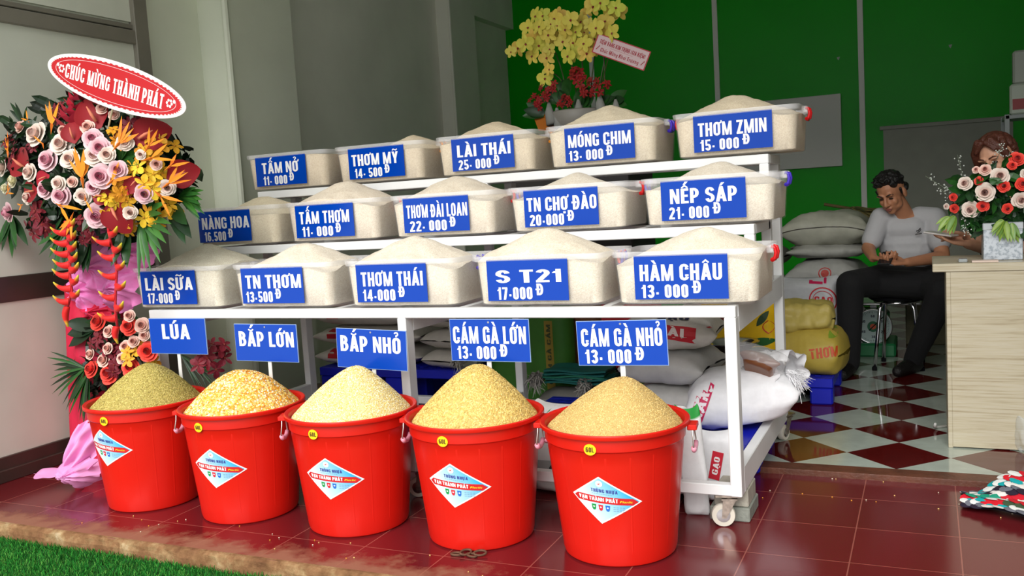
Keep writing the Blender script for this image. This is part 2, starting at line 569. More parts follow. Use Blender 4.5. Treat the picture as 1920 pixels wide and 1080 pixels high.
# inner floor: polished checker laid on the diagonal
m, N, L, b, tc = node_mat('checker_tile', .07)
sd = .29; a45 = math.radians(45); cx_, cy_ = .473, .99
ox = .5 - (math.cos(a45) * cx_ - math.sin(a45) * cy_) / sd
oy = .5 - (math.sin(a45) * cx_ + math.cos(a45) * cy_) / sd
mp = mapping(N, L, tc, (ox, oy, .5), (0, 0, a45), (1 / sd, 1 / sd, 0))
ck = N.new('ShaderNodeTexChecker'); ck.inputs['Scale'].default_value = 1
ck.inputs['Color1'].default_value = (*rgb(172, 182, 172), 1); ck.inputs['Color2'].default_value = (*rgb(84, 18, 16), 1)
L.new(mp.outputs[0], ck.inputs['Vector'])
n1 = noise_n(N, L, tc.outputs['Object'], 9, 6)
v = ramp(N, L, n1.outputs['Fac'], [(.3, (.86, .86, .84)), (.7, (1.06, 1.06, 1.06))])
L.new(mix(N, L, 1.0, ck.outputs['Color'], v.outputs['Color'], 'MULTIPLY'), b.inputs['Base Color'])
M_CHECK = m

# worn concrete edge of the slab
m, N, L, b, tc = node_mat('curb_concrete', .9, .2)
n1 = noise_n(N, L, tc.outputs['Object'], 6, 8, .7)
n2 = noise_n(N, L, tc.outputs['Object'], 28, 6)
c1 = ramp(N, L, n1.outputs['Fac'], [(.3, rgb(98, 62, 42)), (.5, rgb(138, 102, 70)), (.62, rgb(166, 138, 100)), (.74, rgb(196, 180, 150))])
c2 = ramp(N, L, n2.outputs['Fac'], [(.3, (.7, .68, .62)), (.7, (1.1, 1.1, 1.1))])
L.new(mix(N, L, 1.0, c1.outputs['Color'], c2.outputs['Color'], 'MULTIPLY'), b.inputs['Base Color'])
bp = N.new('ShaderNodeBump'); bp.inputs['Distance'].default_value = .01; bp.inputs['Strength'].default_value = .8
L.new(n2.outputs['Fac'], bp.inputs['Height']); L.new(bp.outputs[0], b.inputs['Normal'])
M_CURB = m

# threshold board between porch and shop
M_THRESH = mat('threshold', rgb(92, 52, 36), .5, var=.3, vscale=14, bump=.3, bscale=60)
M_WALL = mat('cream_plaster', rgb(224, 229, 210), .75, var=.05, vscale=2.5, bump=.06, bscale=70)
M_DOORG = mat('door_panel', rgb(222, 226, 211), .5, var=.06, vscale=3)
M_DOORF = mat('door_frame', rgb(128, 124, 112), .45, var=.08, vscale=6)
M_BAND = mat('door_band', rgb(66, 54, 48), .35, var=.12, vscale=7)
M_INNER = mat('inner_wall', rgb(236, 236, 222), .7, var=.06, vscale=2)
M_GREEN = mat('green_panel', rgb(2, 170, 8), .36, var=.06, vscale=2, spec=.22)
M_BATTEN = mat('batten', rgb(235, 235, 230), .5)
M_CEIL = mat('ceiling_paint', (.74, .75, .72), .8)
M_SIDE = mat('unseen_wall', (.3, .3, .28), .8)
M_GREYDOOR = mat('grey_door', rgb(150, 152, 138), .5, var=.05)
M_TURFBASE = mat('turf_base', rgb(24, 92, 26), .95, var=.2, vscale=60, bump=.4, bscale=200)
M_PAVE = mat('street', rgb(196, 194, 186), .9, var=.1, vscale=2)

WX = -3.5          # inner face of the left wall
YB = 5.99          # face of the green back wall
FZ = .022          # height of the shop floor above the porch

mb = MB(); mb.box(-3.7, 4, -.695, .70, -.3, 0)
struct('floor_porch', mb, M_PORCH)
mb = MB()
def curb(u, v):
    x = -3.7 + 7.7 * u; w = .012 * noise.noise(Vector((x * 5, 0, 1))) + .007 * noise.noise(Vector((x * 23, v * 3, 2)))
    prof = [(-.69, .0015), (-.7, .0), (-.712, -.008), (-.716, -.03), (-.713, -.3)]
    t = v * 4; k = min(3, int(t)); a, b_ = prof[k], prof[k + 1]; f = t - k
    y, z = a[0] * (1 - f) + b_[0] * f, a[1] * (1 - f) + b_[1] * f
    return Vector((x, y - (w if v > .2 else 0), z - (abs(w) * .4 if .2 < v < .7 else 0)))
mb.grid(curb, 400, 12)
struct('trim_1', mb, M_CURB)
mb = MB(); mb.box(-3.7, 4, .70, 6.2, -.3, FZ)
struct('floor', mb, M_CHECK)
mb = MB(); mb.box(-3.7, 4, .685, .785, -.01, FZ + .002, b=.004)
struct('trim_2', mb, M_THRESH)
mb = MB(); mb.box(-12, 12, -1.9, -.70, -.4, -.062)
struct('ground_turf', mb, M_TURFBASE)
mb = MB(); mb.box(-25, 25, -30, -1.9, -.4, -.07)
struct('ground_street', mb, M_PAVE)

# artificial grass: short blades in front of the slab
def turf():
    rs = np.random.RandomState(3); n = 90000
    x = rs.uniform(-3.7, -.2, n); y = rs.uniform(-1.75, -.712, n)
    keep = (y > -.95) | (x < -1.2)
    x, y = x[keep], y[keep]; n = len(x)
    a = rs.uniform(0, 2 * PI, n); h = rs.uniform(.012, .024, n); le = rs.uniform(.002, .016, n); w = .0016
    dx, dy = np.cos(a), np.sin(a); b2 = rs.uniform(0, 2 * PI, n)
    z0 = np.full(n, -.064)
    V = np.empty((n, 4, 3))
    V[:, 0] = np.stack([x - dx * w, y - dy * w, z0], 1); V[:, 1] = np.stack([x + dx * w, y + dy * w, z0], 1)
    tx, ty = x + np.cos(b2) * le, y + np.sin(b2) * le
    V[:, 2] = np.stack([tx + dx * w * .5, ty + dy * w * .5, z0 + h], 1); V[:, 3] = np.stack([tx - dx * w * .5, ty - dy * w * .5, z0 + h], 1)
    base = np.array([rgb(30, 112, 34), rgb(44, 134, 44), rgb(24, 92, 28), rgb(84, 150, 60)])[rs.randint(0, 4, n)]
    cols = np.repeat(base, 4, 0)
    F = np.arange(n * 4).reshape(n, 4)
    o = np_mesh('artificial_grass', V.reshape(-1, 3), F, cols, MT['vc_matte'])
    tag(o, 'bright green artificial grass in front of the tiled step', 'grass', kind='stuff')
turf()

# left wall with the metal door, pilasters and the beam
mb = MB(); mb.box(WX - .25, WX, -1.4, 6.2, -.3, 3.5)
struct('wall_left', mb, M_WALL)
door = bpy.data.objects.new('door_1', None); C.objects.link(door); door['kind'] = 'structure'
mb = MB(); mb.box(WX, WX + .02, -1.35, .80, .12, 2.215); mb.build('panel', M_DOORG, door)
mb = MB(); mb.box(WX, WX + .028, -1.35, .80, .86, .985, b=.003); o = mb.build('kick_band', M_BAND, door); o['label'] = 'dark brown band across the door'
mb = MB(); mb.box(WX, WX + .045, -1.35, .9, 2.215, 2.29, b=.004); mb.box(WX, WX + .03, -1.35, .9, 2.30, 2.325, b=.003); mb.build('top_rail', M_DOORF, door)
mb = MB(); mb.box(WX, WX + .05, .80, .9, 0, 3.2, b=.004); mb.build('jamb', M_DOORF, door)
mb = MB(); mb.box(WX, WX + .035, -1.35, .80, .0, .12, b=.003); mb.box(WX, WX + .05, -1.35, .8, 0, .06, b=.003); mb.build('bottom_rail', M_BAND, door)
mb = MB(); mb.tube([(WX + .055, .875, 1.9), (WX + .055, .875, 1.965)], .009); mb.tube([(WX + .055, .875, 1.97), (WX + .055, .875, 2.035)], .009)
mb.build('hinge', MT['steel'], door)
mb = MB()
for s in (-.34,): mb.ball((WX + .032, s, .925), (.012, .018, .018))
mb.build('bolt', MT['steel'], door)
mb = MB(); mb.box(WX, WX + .02, -1.35, .80, 2.34, 3.2); mb.build('upper_panel', M_DOORG, door)

mb = MB(); mb.box(WX, -3.28, 1.36, 2.0, 0, 3.4); struct('trim_3', mb, M_WALL)
mb = MB(); mb.tube([(-3.28, 1.355, 0), (-3.28, 1.355, 3.4)], .022, 8); struct('trim_4', mb, M_WALL)
mb = MB(); mb.box(WX - .001, WX + .004, 2.0, 4.45, 0, 3.4); struct('wall_left_inner', mb, M_INNER)
mb = MB(); mb.box(WX, -3.36, 4.45, 4.98, 0, 3.4, b=.004); mb.tube([(-3.36, 4.45, 0), (-3.36, 4.45, 3.4)], .014, 8); struct('trim_5', mb, M_INNER)
mb = MB(); mb.box(WX - .001, WX + .004, 4.98, 6.0, 0, 3.4); struct('wall_left_rear', mb, M_INNER)
bz = at(968, 45, YB - .01).z
mb = MB(); mb.box(WX, -3.4, 4.98, 6.0, bz - .05, 3.4); struct('trim_6', mb, M_INNER)

# green back wall with pale battens, notice board and a grey door
mb = MB(); mb.box(-3.7, 2, YB, YB + .2, -.3, 3.5); struct('wall_back', mb, M_GREEN)
for i, px in enumerate((1110, 1344, 1615)):
    p = at(px, 130, YB)
    mb = MB(); mb.box(p.x - .025, p.x + .025, YB - .012, YB, .6 if px != 1110 else 0, 3.4, b=.003); struct('trim_%d' % (7 + i), mb, M_BATTEN)
a_ = at(1440, 193, YB); b_ = at(1580, 311, YB)
mb = MB(); mb.box(a_.x - .25, b_.x, YB - .03, YB - .002, b_.z, a_.z + .02, b=.004); nb = mb.build('notice_board', M_GREYDOOR)
nb.data.materials[0] = mat('board_white', rgb(222, 222, 216), .5)
tag(nb, 'plain pale board hung on the green wall behind the rack', 'board')
a_ = at(1656, 238, YB); b_ = at(1899, 225, YB)
d2 = bpy.data.objects.new('door_2', None); C.objects.link(d2); d2['kind'] = 'structure'
mb = MB(); mb.box(a_.x, b_.x, YB - .02, YB - .002, FZ, a_.z - .03); mb.build('panel', M_GREYDOOR, d2)
mb = MB(); mb.box(a_.x - .03, b_.x, YB - .035, YB - .002, a_.z - .03, a_.z + .005, b=.003); mb.build('head_frame', M_GREYDOOR, d2)
for k, (px, py) in enumerate(((1572, 109), (1782, 86))):
    p = at(px, py, YB - .003)
    mb = MB(); mb.add([(p.x - .014, p.y, p.z + .01), (p.x - .01, p.y, p.z - .008), (p.x + .002, p.y, p.z - .02), (p.x + .014, p.y, p.z + .012),
                       (p.x - .014, p.y + .002, p.z + .01), (p.x - .01, p.y + .002, p.z - .008), (p.x + .002, p.y + .002, p.z - .02), (p.x + .014, p.y + .002, p.z + .012)],
                      [(0, 1, 2, 3), (0, 4, 5, 1), (1, 5, 6, 2), (2, 6, 7, 3), (3, 7, 4, 0)], 0, (.5, .55, .5))
    o = mb.build('tape_scrap', MT['vc_matte'])
    tag(o, ['small scrap of tape on the middle panel of the green wall', 'small scrap of tape on the right panel of the green wall'][k], 'tape', 'tape scraps on the green wall')

mb = MB(); mb.box(-3.7, 2, -1.65, 6.2, 3.4, 3.6); struct('ceiling', mb, M_CEIL)  # out of view; porch overhang added and sized to darken the upper bins
mb = MB(); mb.box(1.8, 2.0, -1.3, 6.2, -.3, 3.5); struct('wall_right_unseen', mb, M_SIDE)  # out of view; placed and run forward to block light from the right side
# ------------------------------------------------------------------ the white stepped rack
RK = -2.715
TIERS = [(0.0, .797), (.43, 1.059), (.834, 1.335)]
rack = thing('display_rack', 'white welded metal rack with three stepped shelves on castors holding all the rice bins', 'rack', (-1.36, .6, 0))
def rk(name, fn, m='white_paint'):
    mb = MB(); fn(mb)
    o = mb.build(name, MT[m], rack); o.matrix_parent_inverse = Matrix.Translation((1.36, -.6, 0))
    return o
def rbox(*a, b=.003): return lambda mb: mb.box(*a, b=b)
for x in (RK, -1.36, -.04):
    rk('post', rbox(x, x + .04, 0, .06, .12, .757))
for x in (RK, -1.36, -.04):
    rk('post', rbox(x, x + .04, 1.11, 1.17, .12, 1.295))
for x in (RK, -1.36, -.04):
    rk('post', rbox(x, x + .04, .43, .47, .797, 1.019))
    rk('post', rbox(x, x + .04, .834, .874, .797, 1.295))
for y, z in TIERS:
    rk('shelf_rail', rbox(RK, 0, y, y + .04, z - .04, z))
rk('shelf_rail', rbox(RK, 0, .39, .43, .757, .797)); rk('shelf_rail', rbox(RK, 0, .79, .83, 1.019, 1.059)); rk('shelf_rail', rbox(RK, 0, 1.13, 1.17, 1.295, 1.335))
rk('shelf_rail', rbox(RK + .002, -.002, 1.129, 1.169, .757, .797))
rk('bottom_rail', rbox(RK + .002, -.002, .001, .041, .121, .161)); rk('bottom_rail', rbox(RK + .002, -.002, 1.129, 1.169, .121, .161))
for x in (RK, -1.36, -.04):
    rk('side_beam', rbox(x, x + .04, .06, 1.11, .697, .796))
    rk('side_beam', rbox(x, x + .04, .06, 1.11, .12, .215))
    rk('tier_beam', rbox(x, x + .04, .47, .834, 1.019, 1.058)); rk('tier_beam', rbox(x, x + .04, .874, 1.13, 1.295, 1.334))
for y0, y1, z in ((.04, .39, .797), (.47, .79, 1.059), (.874, 1.13, 1.335)):
    for k in range(9):
        x = RK + .3 * k + .12
        rk('slat', rbox(x, x + .03, y0, y1, z - .02, z - .001, b=.001))
for (cx, cy, base) in ((-.075, .035, 0), (-1.34, .045, 0), (RK + .05, .045, 0), (-.02, 1.14, FZ), (-1.34, 1.14, FZ), (RK + .03, 1.14, FZ)):
    cas = bpy.data.objects.new('castor', None); C.objects.link(cas); cas.parent = rack; cas.matrix_parent_inverse = Matrix.Translation((1.36, -.6, 0))
    cas.location = (cx, cy, base); cas.rotation_euler = (0, 0, math.radians(12 if base == 0 else 70))
    r = .042 if base == 0 else .036
    mb = MB(); rot = Matrix.Rotation(PI / 2, 4, 'X')
    mb.lathe([(r * .55, -.013), (r * .95, -.013), (r, -.008), (r, .008), (r * .95, .013), (r * .55, .013)], 28, mat=Matrix.Translation((0, 0, r)) @ rot)
    mb.build('wheel', bpy.data.materials.get('wheel_nylon') or mat('wheel_nylon', rgb(214, 208, 192), .4), cas, angle=40)
    mb = MB(); mb.lathe([(r * .2, -.016), (r * .58, -.014), (r * .58, .014), (r * .2, .016)], 20, mat=Matrix.Translation((0, 0, r)) @ rot, close_top=True)
    mb.build('hub', MT['steel'], cas, angle=40)
    mb = MB()
    for s in (-.019, .019):
        mb.add([(-.006, s - .0015, r * .8), (.01, s - .0015, r * .8), (.045, s - .0015, .1), (.0, s - .0015, .1),
                (-.006, s + .0015, r * .8), (.01, s + .0015, r * .8), (.045, s + .0015, .1), (.0, s + .0015, .1)],
               [(3, 2, 1, 0), (4, 5, 6, 7), (0, 1, 5, 4), (1, 2, 6, 5), (2, 3, 7, 6), (3, 0, 4, 7)])
    mb.box(-.005, .05, -.024, .024, .1, .106); mb.box(-.025, .06, -.03, .03, .113, .12); mb.tube([(.022, 0, .105), (.022, 0, .114)], .016, 12)
    mb.build('fork', bpy.data.materials.get('castor_steel') or mat('castor_steel', (.42, .36, .3), .35, .9, var=.3, vscale=60), cas)

# concrete blocks under the near corner
M_CONC = mat('concrete_block', rgb(138, 142, 132), .9, var=.15, vscale=25, bump=.3, bscale=90)
M_CONC2 = mat('pale_block', rgb(172, 168, 154), .9, var=.15, vscale=25, bump=.3, bscale=90)
mb = MB(); mb.box(-.135, .008, .085, .27, 0, .052, b=.004); tag(mb.build('concrete_block', M_CONC), 'grey green concrete block on the red tiles behind the near castor', 'block')
mb = MB(); mb.box(-.12, .003, .095, .25, .0525, .118, b=.004); tag(mb.build('wooden_block', M_CONC2), 'pale worn block wedged between concrete block and rack corner', 'block')

# ------------------------------------------------------------------ rice bins
def rrect(hw, hd, r, n=5):
    pts = []
    for cx, cy, a0 in ((hw - r, hd - r, 0), (-hw + r, hd - r, 90), (-hw + r, -hd + r, 180), (hw - r, -hd + r, 270)):
        for i in range(n + 1):
            a = math.radians(a0 + 90 * i / n); pts.append((cx + r * math.cos(a), cy + r * math.sin(a)))
    return pts


def loft(mb, rings, mi=0, close0=False, close1=False, col=None):
    n = len(rings[0]); vs = [p for r in rings for p in r]; fs = []
    for i in range(len(rings) - 1):
        for k in range(n):
            k2 = (k + 1) % n; fs.append((i * n + k, i * n + k2, (i + 1) * n + k2, (i + 1) * n + k))
    if close0: fs.append(tuple(reversed(range(n))))
    if close1: fs.append(tuple(range((len(rings) - 1) * n, len(rings) * n)))
    mb.add(vs, fs, mi, col)


BH, BW, BD = .195, .25, .188          # bin height, half width and half depth at the floor
def bin_at(z):
    k = z / BH
    return BW + .013 * k, BD + .012 * k
def ring(hw, hd, r, z): return [(x, y, z) for x, y in rrect(hw, hd, r)]


def make_tub():
    mb = MB()
    rings = []
    for z, ins in ((.0, .012), (.004, .004), (.012, 0), (BH - .022, 0)):
        w, d = bin_at(z); rings.append(ring(w - ins, d - ins, .045, z))
    w, d = bin_at(BH - .02)
    inner = []
    for z, ins in ((BH - .022, .0025), (.012, .0025), (.006, .01)):
        w, d = bin_at(z); inner.append(ring(w - ins, d - ins, .045, z))
    loft(mb, rings, 0, True, False); loft(mb, inner, 0, False, True)
    return mb


def make_lip():
    mb = MB(); w, d = bin_at(BH - .02)
    loft(mb, [ring(w, d, .045, BH - .022), ring(w + .006, d + .006, .048, BH - .02), ring(w + .009, d + .009, .05, BH - .004), ring(w + .008, d + .008, .05, BH),
              ring(w - .002, d - .002, .045, BH), ring(w - .0025, d - .0025, .045, BH - .022)])
    for s in (-1, 1):      # hinge ears on both ends
        x = s * (w + .012)
        for y in (-.035, .035): mb.box(x - .012, x + .012, y - .012, y + .012, BH - .03, BH - .001, b=.003)
    return mb


def make_latch(s, c):
    mb = MB()
    x = s * .275
    for y in (-.026, .026):
        mb.tube([(x, y, BH - .008), (x + s * .012, y, BH - .012), (x + s * .016, y, BH - .03), (x + s * .012, y, BH - .05), (x + s * .002, y, BH - .056)], .0065, 8, col=c)
    mb.tube([(x + s * .004, -.03, BH - .055), (x + s * .004, .03, BH - .055)], .008, 8, col=c)
    return mb


def rice_mesh(peak, dx, dy, seed, flat=None, slope=.44, low=.045):
    """the rice that fills a bin: z measured from the bin floor"""
    nx, ny = 44, 30
    off = Vector((seed * 3.1, seed * 1.7, 0))
    def top(x, y):
        d = math.sqrt((x - dx) ** 2 + ((y - dy) * 1.15) ** 2 + .0016)
        h = peak - slope * (d - .04)
        h += .006 * noise.noise(Vector((x * 14, y * 14, 0)) + off) + .003 * noise.noise(Vector((x * 40, y * 40, 3)) + off)
        lo = BH - low + .01 * noise.noise(Vector((x * 6, y * 6, 9)) + off)
        k = .02
        a = max(0, min(1, .5 + .5 * (h - lo) / k))
        return lo * (1 - a) + h * a + k * a * (1 - a)
    mb = MB()
    w0, d0 = bin_at(BH - .03); ins = .0045
    vs = []; fs = []
    # round-cornered grid
    def sq(u, v):
        # map the unit square to the bin plan, pulling the corners in
        x, y = u * 2 - 1, v * 2 - 1
        rx, ry = w0 - ins, d0 - ins; r = .045
        px, py = x * rx, y * ry
        ax, ay = abs(px) - (rx - r), abs(py) - (ry - r)
        if ax > 0 and ay > 0:
            m_ = max(ax, ay); l = math.hypot(ax, ay); k = m_ / l
            px = math.copysign(rx - r + ax * k, px); py = math.copysign(ry - r + ay * k, py)
        return px, py
    for j in range(ny + 1):
        for i in range(nx + 1):
            x, y = sq(i / nx, j / ny); vs.append((x, y, top(x, y)))
    for j in range(ny):
        for i in range(nx):
            a = j * (nx + 1) + i; fs.append((a, a + 1, a + nx + 2, a + nx + 1))
    edge = [i for i in range(nx + 1)] + [j * (nx + 1) + nx for j in range(1, ny + 1)] + [ny * (nx + 1) + i for i in range(nx - 1, -1, -1)] + [j * (nx + 1) for j in range(ny - 1, 0, -1)]
    n = len(edge); prev = edge
    for z in (.10, .012, .0085):
        w, d = bin_at(z); o = len(vs); ex = .006 if z < .01 else 0
        for e in edge:
            x, y, zz = vs[e]; vs.append((x * (w - ins - ex) / (w0 - ins), y * (d - ins - ex) / (d0 - ins), min(z, zz - .002)))
        cur = list(range(o, o + n))
        for k in range(n):
            k2 = (k + 1) % n; fs.append((prev[k2], prev[k], cur[k], cur[k2]))
        prev = cur
    fs.append(tuple(reversed(prev)))
    mb.add(vs, fs)
    return mb


m, N, L, b, tc = node_mat('rice_grain', .8, .25)
vo = N.new('ShaderNodeTexVoronoi'); vo.inputs['Scale'].default_value = 330
L.new(tc.outputs['Object'], vo.inputs['Vector'])
n1 = noise_n(N, L, tc.outputs['Object'], 22, 5)
c1 = ramp(N, L, vo.outputs['Color'], [(.1, rgb(220, 205, 186)), (.5, rgb(235, 224, 208)), (.9, rgb(245, 238, 226))])
c2 = ramp(N, L, n1.outputs['Fac'], [(.3, (.94, .93, .9)), (.7, (1.03, 1.03, 1.02))])
inf = N.new('ShaderNodeObjectInfo')
tint = mix(N, L, 1.0, c1.outputs['Color'], inf.outputs['Color'], 'MULTIPLY')
L.new(mix(N, L, 1.0, tint, c2.outputs['Color'], 'MULTIPLY'), b.inputs['Base Color'])
bp = N.new('ShaderNodeBump'); bp.inputs['Distance'].default_value = .0025; bp.inputs['Strength'].default_value = .55
L.new(vo.outputs['Distance'], bp.inputs['Height']); L.new(bp.outputs[0], b.inputs['Normal'])
M_RICE = m

CLIP = {'r': rgb(214, 22, 26), 'p': rgb(70, 50, 190), 'o': rgb(240, 150, 20), None: rgb(200, 200, 205)}
# name, name span, price, price span, rice peak above bin floor, peak offset, colours of the two latches
BINS = [
 [('LÀI SỮA', .08, .95, '17·000', .1, .57, .285, (.03, .0), None, None), ('TN THƠM', .07, .97, '13·500', .06, .5, .272, (.0, 0), None, None),
  ('THƠM THÁI', .07, .95, '14·000', .08, .55, .28, (-.03, 0), None, 'p'), ('S T21', .11, .92, '17·000', .12, .56, .288, (-.03, 0), 'p', 'p'), ('HÀM CHÂU', .06, .94, '13· 000', .07, .58, .265, (.03, .01), 'r', 'r')],
 [('NÀNG HOA', .07, .98, '16.500', .1, .52, .245, (.0, .05), None, 'r'), ('TẤM THƠM', .07, .93, '11· 000', .1, .64, .285, (-.03, 0), None, 'r'),
  ('THƠM ĐÀI LOAN', .05, .98, '22· 000', .09, .66, .272, (-.02, .02), None, 'r'), ('TN CHỢ ĐÀO', .04, .98, '20·000', .07, .54, .245, (-.03, .04), 'p', 'r'), ('NẾP SÁP', .11, .9, '21· 000', .09, .57, .25, (.0, .04), 'p', 'p')],
 [('TẤM NỞ', .13, .86, '11· 000', .14, .62, .19, (0, 0), None, None), ('THƠM MỸ', .06, .9, '14· 500', .1, .6, .245, (.05, .1), 'r', 'o'),
  ('LÀI THÁI', .09, .95, '25· 000', .1, .63, .268, (-.04, .03), None, 'o'), ('MÓNG CHIM', .05, .95, '13· 000', .05, .55, .286, (-.02, .02), None, 'p'), ('THƠM ZMIN', .06, .93, '15· 000', .08, .58, .275, (-.03, .02), 'r', 'r')],
]
BINX = [[-2.541, -1.939, -1.342, -.739, -.175], [-2.541, -1.961, -1.367, -.771, -.179], [-2.517, -1.934, -1.331, -.743, -.14]]
SIGNPX = [[(265, 366), (452, 568), (668, 799), (914, 1062), (1190, 1361)], [(370, 471), (552, 664), (757, 877), (983, 1119), (1239, 1396)],
          [(479, 573), (653, 757), (846, 963), (1060, 1187), (1300, 1446)]]
SIGNY = [[537, 532, 529, 522, 516], [420, 409, 400, 384, 366], [314, 300, 283, 265, 243]]
BINZ = [.80, 1.062, 1.338]
RICE_TINT = [[(.97, 1., .94), (1, 1, .97), (1, 1, .97), (1, .99, .94), (1, 1, .96)], [(1, .97, .82), (1, .97, .92), (1, .98, .93), (1, 1, .97), (1, 1, .97)],
             [(.95, .88, .74), (.93, .87, .74), (.94, .88, .74), (.96, .92, .8), (.95, .9, .78)]]
POS = ['leftmost', 'second from left', 'middle', 'second from right', 'rightmost']
ROW = ['front', 'middle', 'top']
SWD, SHT = .332, .157
tub_me = make_tub(); lip_me = make_lip()
proto_tub = proto_lip = proto_plate = None


def price_sign(parent, spec, w, h, y, z0):
    """blue plate facing -Y with white letters, parented to its bin"""
    pb = MB(); pb.box(-w / 2, w / 2, y - .003, y, z0, z0 + h)
    pl = pb.build('price_sign', MT['sign_blue'], parent)
    lt = MB(); f = lambda u, v: (-w / 2 + u * w, y - .0036, z0 + v * h)
    name, a, b_, price, c, d = spec[:6]
    asp = h / w
    put_text(lt, name, a, b_, .42 if name != 'S T21' else .44, .37 if name != 'S T21' else .31, f)
    put_text(lt, price, c, d, .035, .3, f, gap=.1)
    put_text(lt, 'Đ', d + .055, d + .135, .13, .28, f)
    lt.build('lettering', MT['letter_white'], pl)
    return pl


for r in range(3):
    for i in range(5):
        spec = BINS[r][i]
        ty, tz = TIERS[r]
        t = thing('rice_bin', 'clear plastic rice bin with blue price sign, %s on the %s shelf' % (POS[i], ROW[r]), 'storage bin',
                  (BINX[r][i], ty + .2, BINZ[r]), 0, 'rice bins on the %s shelf' % ROW[r])
        if proto_tub is None:
            proto_tub = tub_me.build('tub', MT['clear_plastic'], t, angle=35)
            proto_lip = lip_me.build('rim', MT['clear_lip'], t, angle=35)
        else:
            for pr in (proto_tub, proto_lip):
                c = pr.copy(); C.objects.link(c); c.parent = t
        for s, k in ((-1, spec[8]), (1, spec[9])):
            if k:
                make_latch(s, CLIP[k]).build('latch', MT['vc_gloss'], t, smooth=True)
        wz = bin_at(.1)[1]
        tilt = .012 / BH
        pl = price_sign(t, spec, SWD, SHT, -bin_at(.1)[1] - .008, .024)
        a_, b_ = SIGNPX[r][i]; yp = ty + .2 - bin_at(.1)[1] - .009
        pl.location.x = at((a_ + b_) / 2, SIGNY[r][i], yp).x - BINX[r][i]
        pl.rotation_euler = (0, 0, 0)
        rm = rice_mesh(spec[6], spec[7][0], spec[7][1], r * 5 + i, low=.05 if r != 2 else (.04 if i else .02))
        o = rm.build('rice', M_RICE, None, angle=60)
        o.location = t.location; o.color = (*RICE_TINT[r][i], 1)
        tag(o, 'white rice heaped in the bin %s on the %s shelf' % (POS[i], ROW[r]), 'rice', 'rice in the bins on the %s shelf' % ROW[r], 'stuff')
# ------------------------------------------------------------------ red buckets with grain and signs
BKH = .452
def bk_r(z): return .193 + (.232 - .193) * min(1, max(0, (z - .02) / .37))


def bucket_body():
    mb = MB()
    prof = [(.001, .004), (.165, .004), (.168, 0), (.182, 0), (.19, .006), (.194, .02)]
    for k in range(1, 9): prof.append((bk_r(.02 + .37 * k / 8), .02 + .37 * k / 8))
    prof += [(.2335, .392), (.2375, .396), (.239, .43), (.239, .4345), (.252, .436), (.2535, .439), (.2535, .449), (.251, BKH), (.246, BKH), (.237, .447), (.235, .44),
             (.233, .40), (.2285, .38), (.19, .02), (.186, .012), (.001, .012)]
    mb.lathe(prof, 96, close_bottom=False)
    return mb


def facet_ribs():
    """faint upright flutes moulded into the wall"""
    mb = MB()
    for k in range(18):
        a = 2 * PI * k / 18; w = .004
        pts = []
        for z in (.05, .15, .27, .375):
            for s, e in ((-w, .0), (0, .0012), (w, .0)):
                r = bk_r(z) + e - .0003; aa = a + s / r; pts.append((r * math.cos(aa), r * math.sin(aa), z))
        fs = []
        for j in range(3):
            for i in range(2): fs.append((j * 3 + i, j * 3 + i + 1, j * 3 + i + 4, j * 3 + i + 3))
        mb.add(pts, fs)
    return mb


def bucket_lug(s):
    mb = MB()
    mb.box(s * .262 - .016, s * .262 + .016, -.035, .035, .418, .436, b=.003)
    return mb


def bail_wire(s):
    mb = MB(); x = s * .262
    mb.tube([(x, -.03, .43), (x + s * .002, -.032, .4), (x + s * .004, -.046, .37), (x + s * .004, -.036, .354), (x + s * .004, 0, .346),
             (x + s * .004, .036, .354), (x + s * .004, .046, .37), (x + s * .002, .032, .4), (x, .03, .43)], .0026, 6)
    return mb


def bail_grip(s):
    mb = MB(); x = s * .266
    mb.tube([(x, -.042, .362), (x, -.03, .351), (x, 0, .346), (x, .03, .351), (x, .042, .362)], .0085, 10, col=rgb(222, 150, 170))
    return mb


def on_bucket(az, off):
    """cylinder map: u metres round the wall from azimuth az, v height"""
    def f(u, v):
        r = bk_r(v) + off; a = az + u / .215
        return (r * math.cos(a), r * math.sin(a), v)
    return f


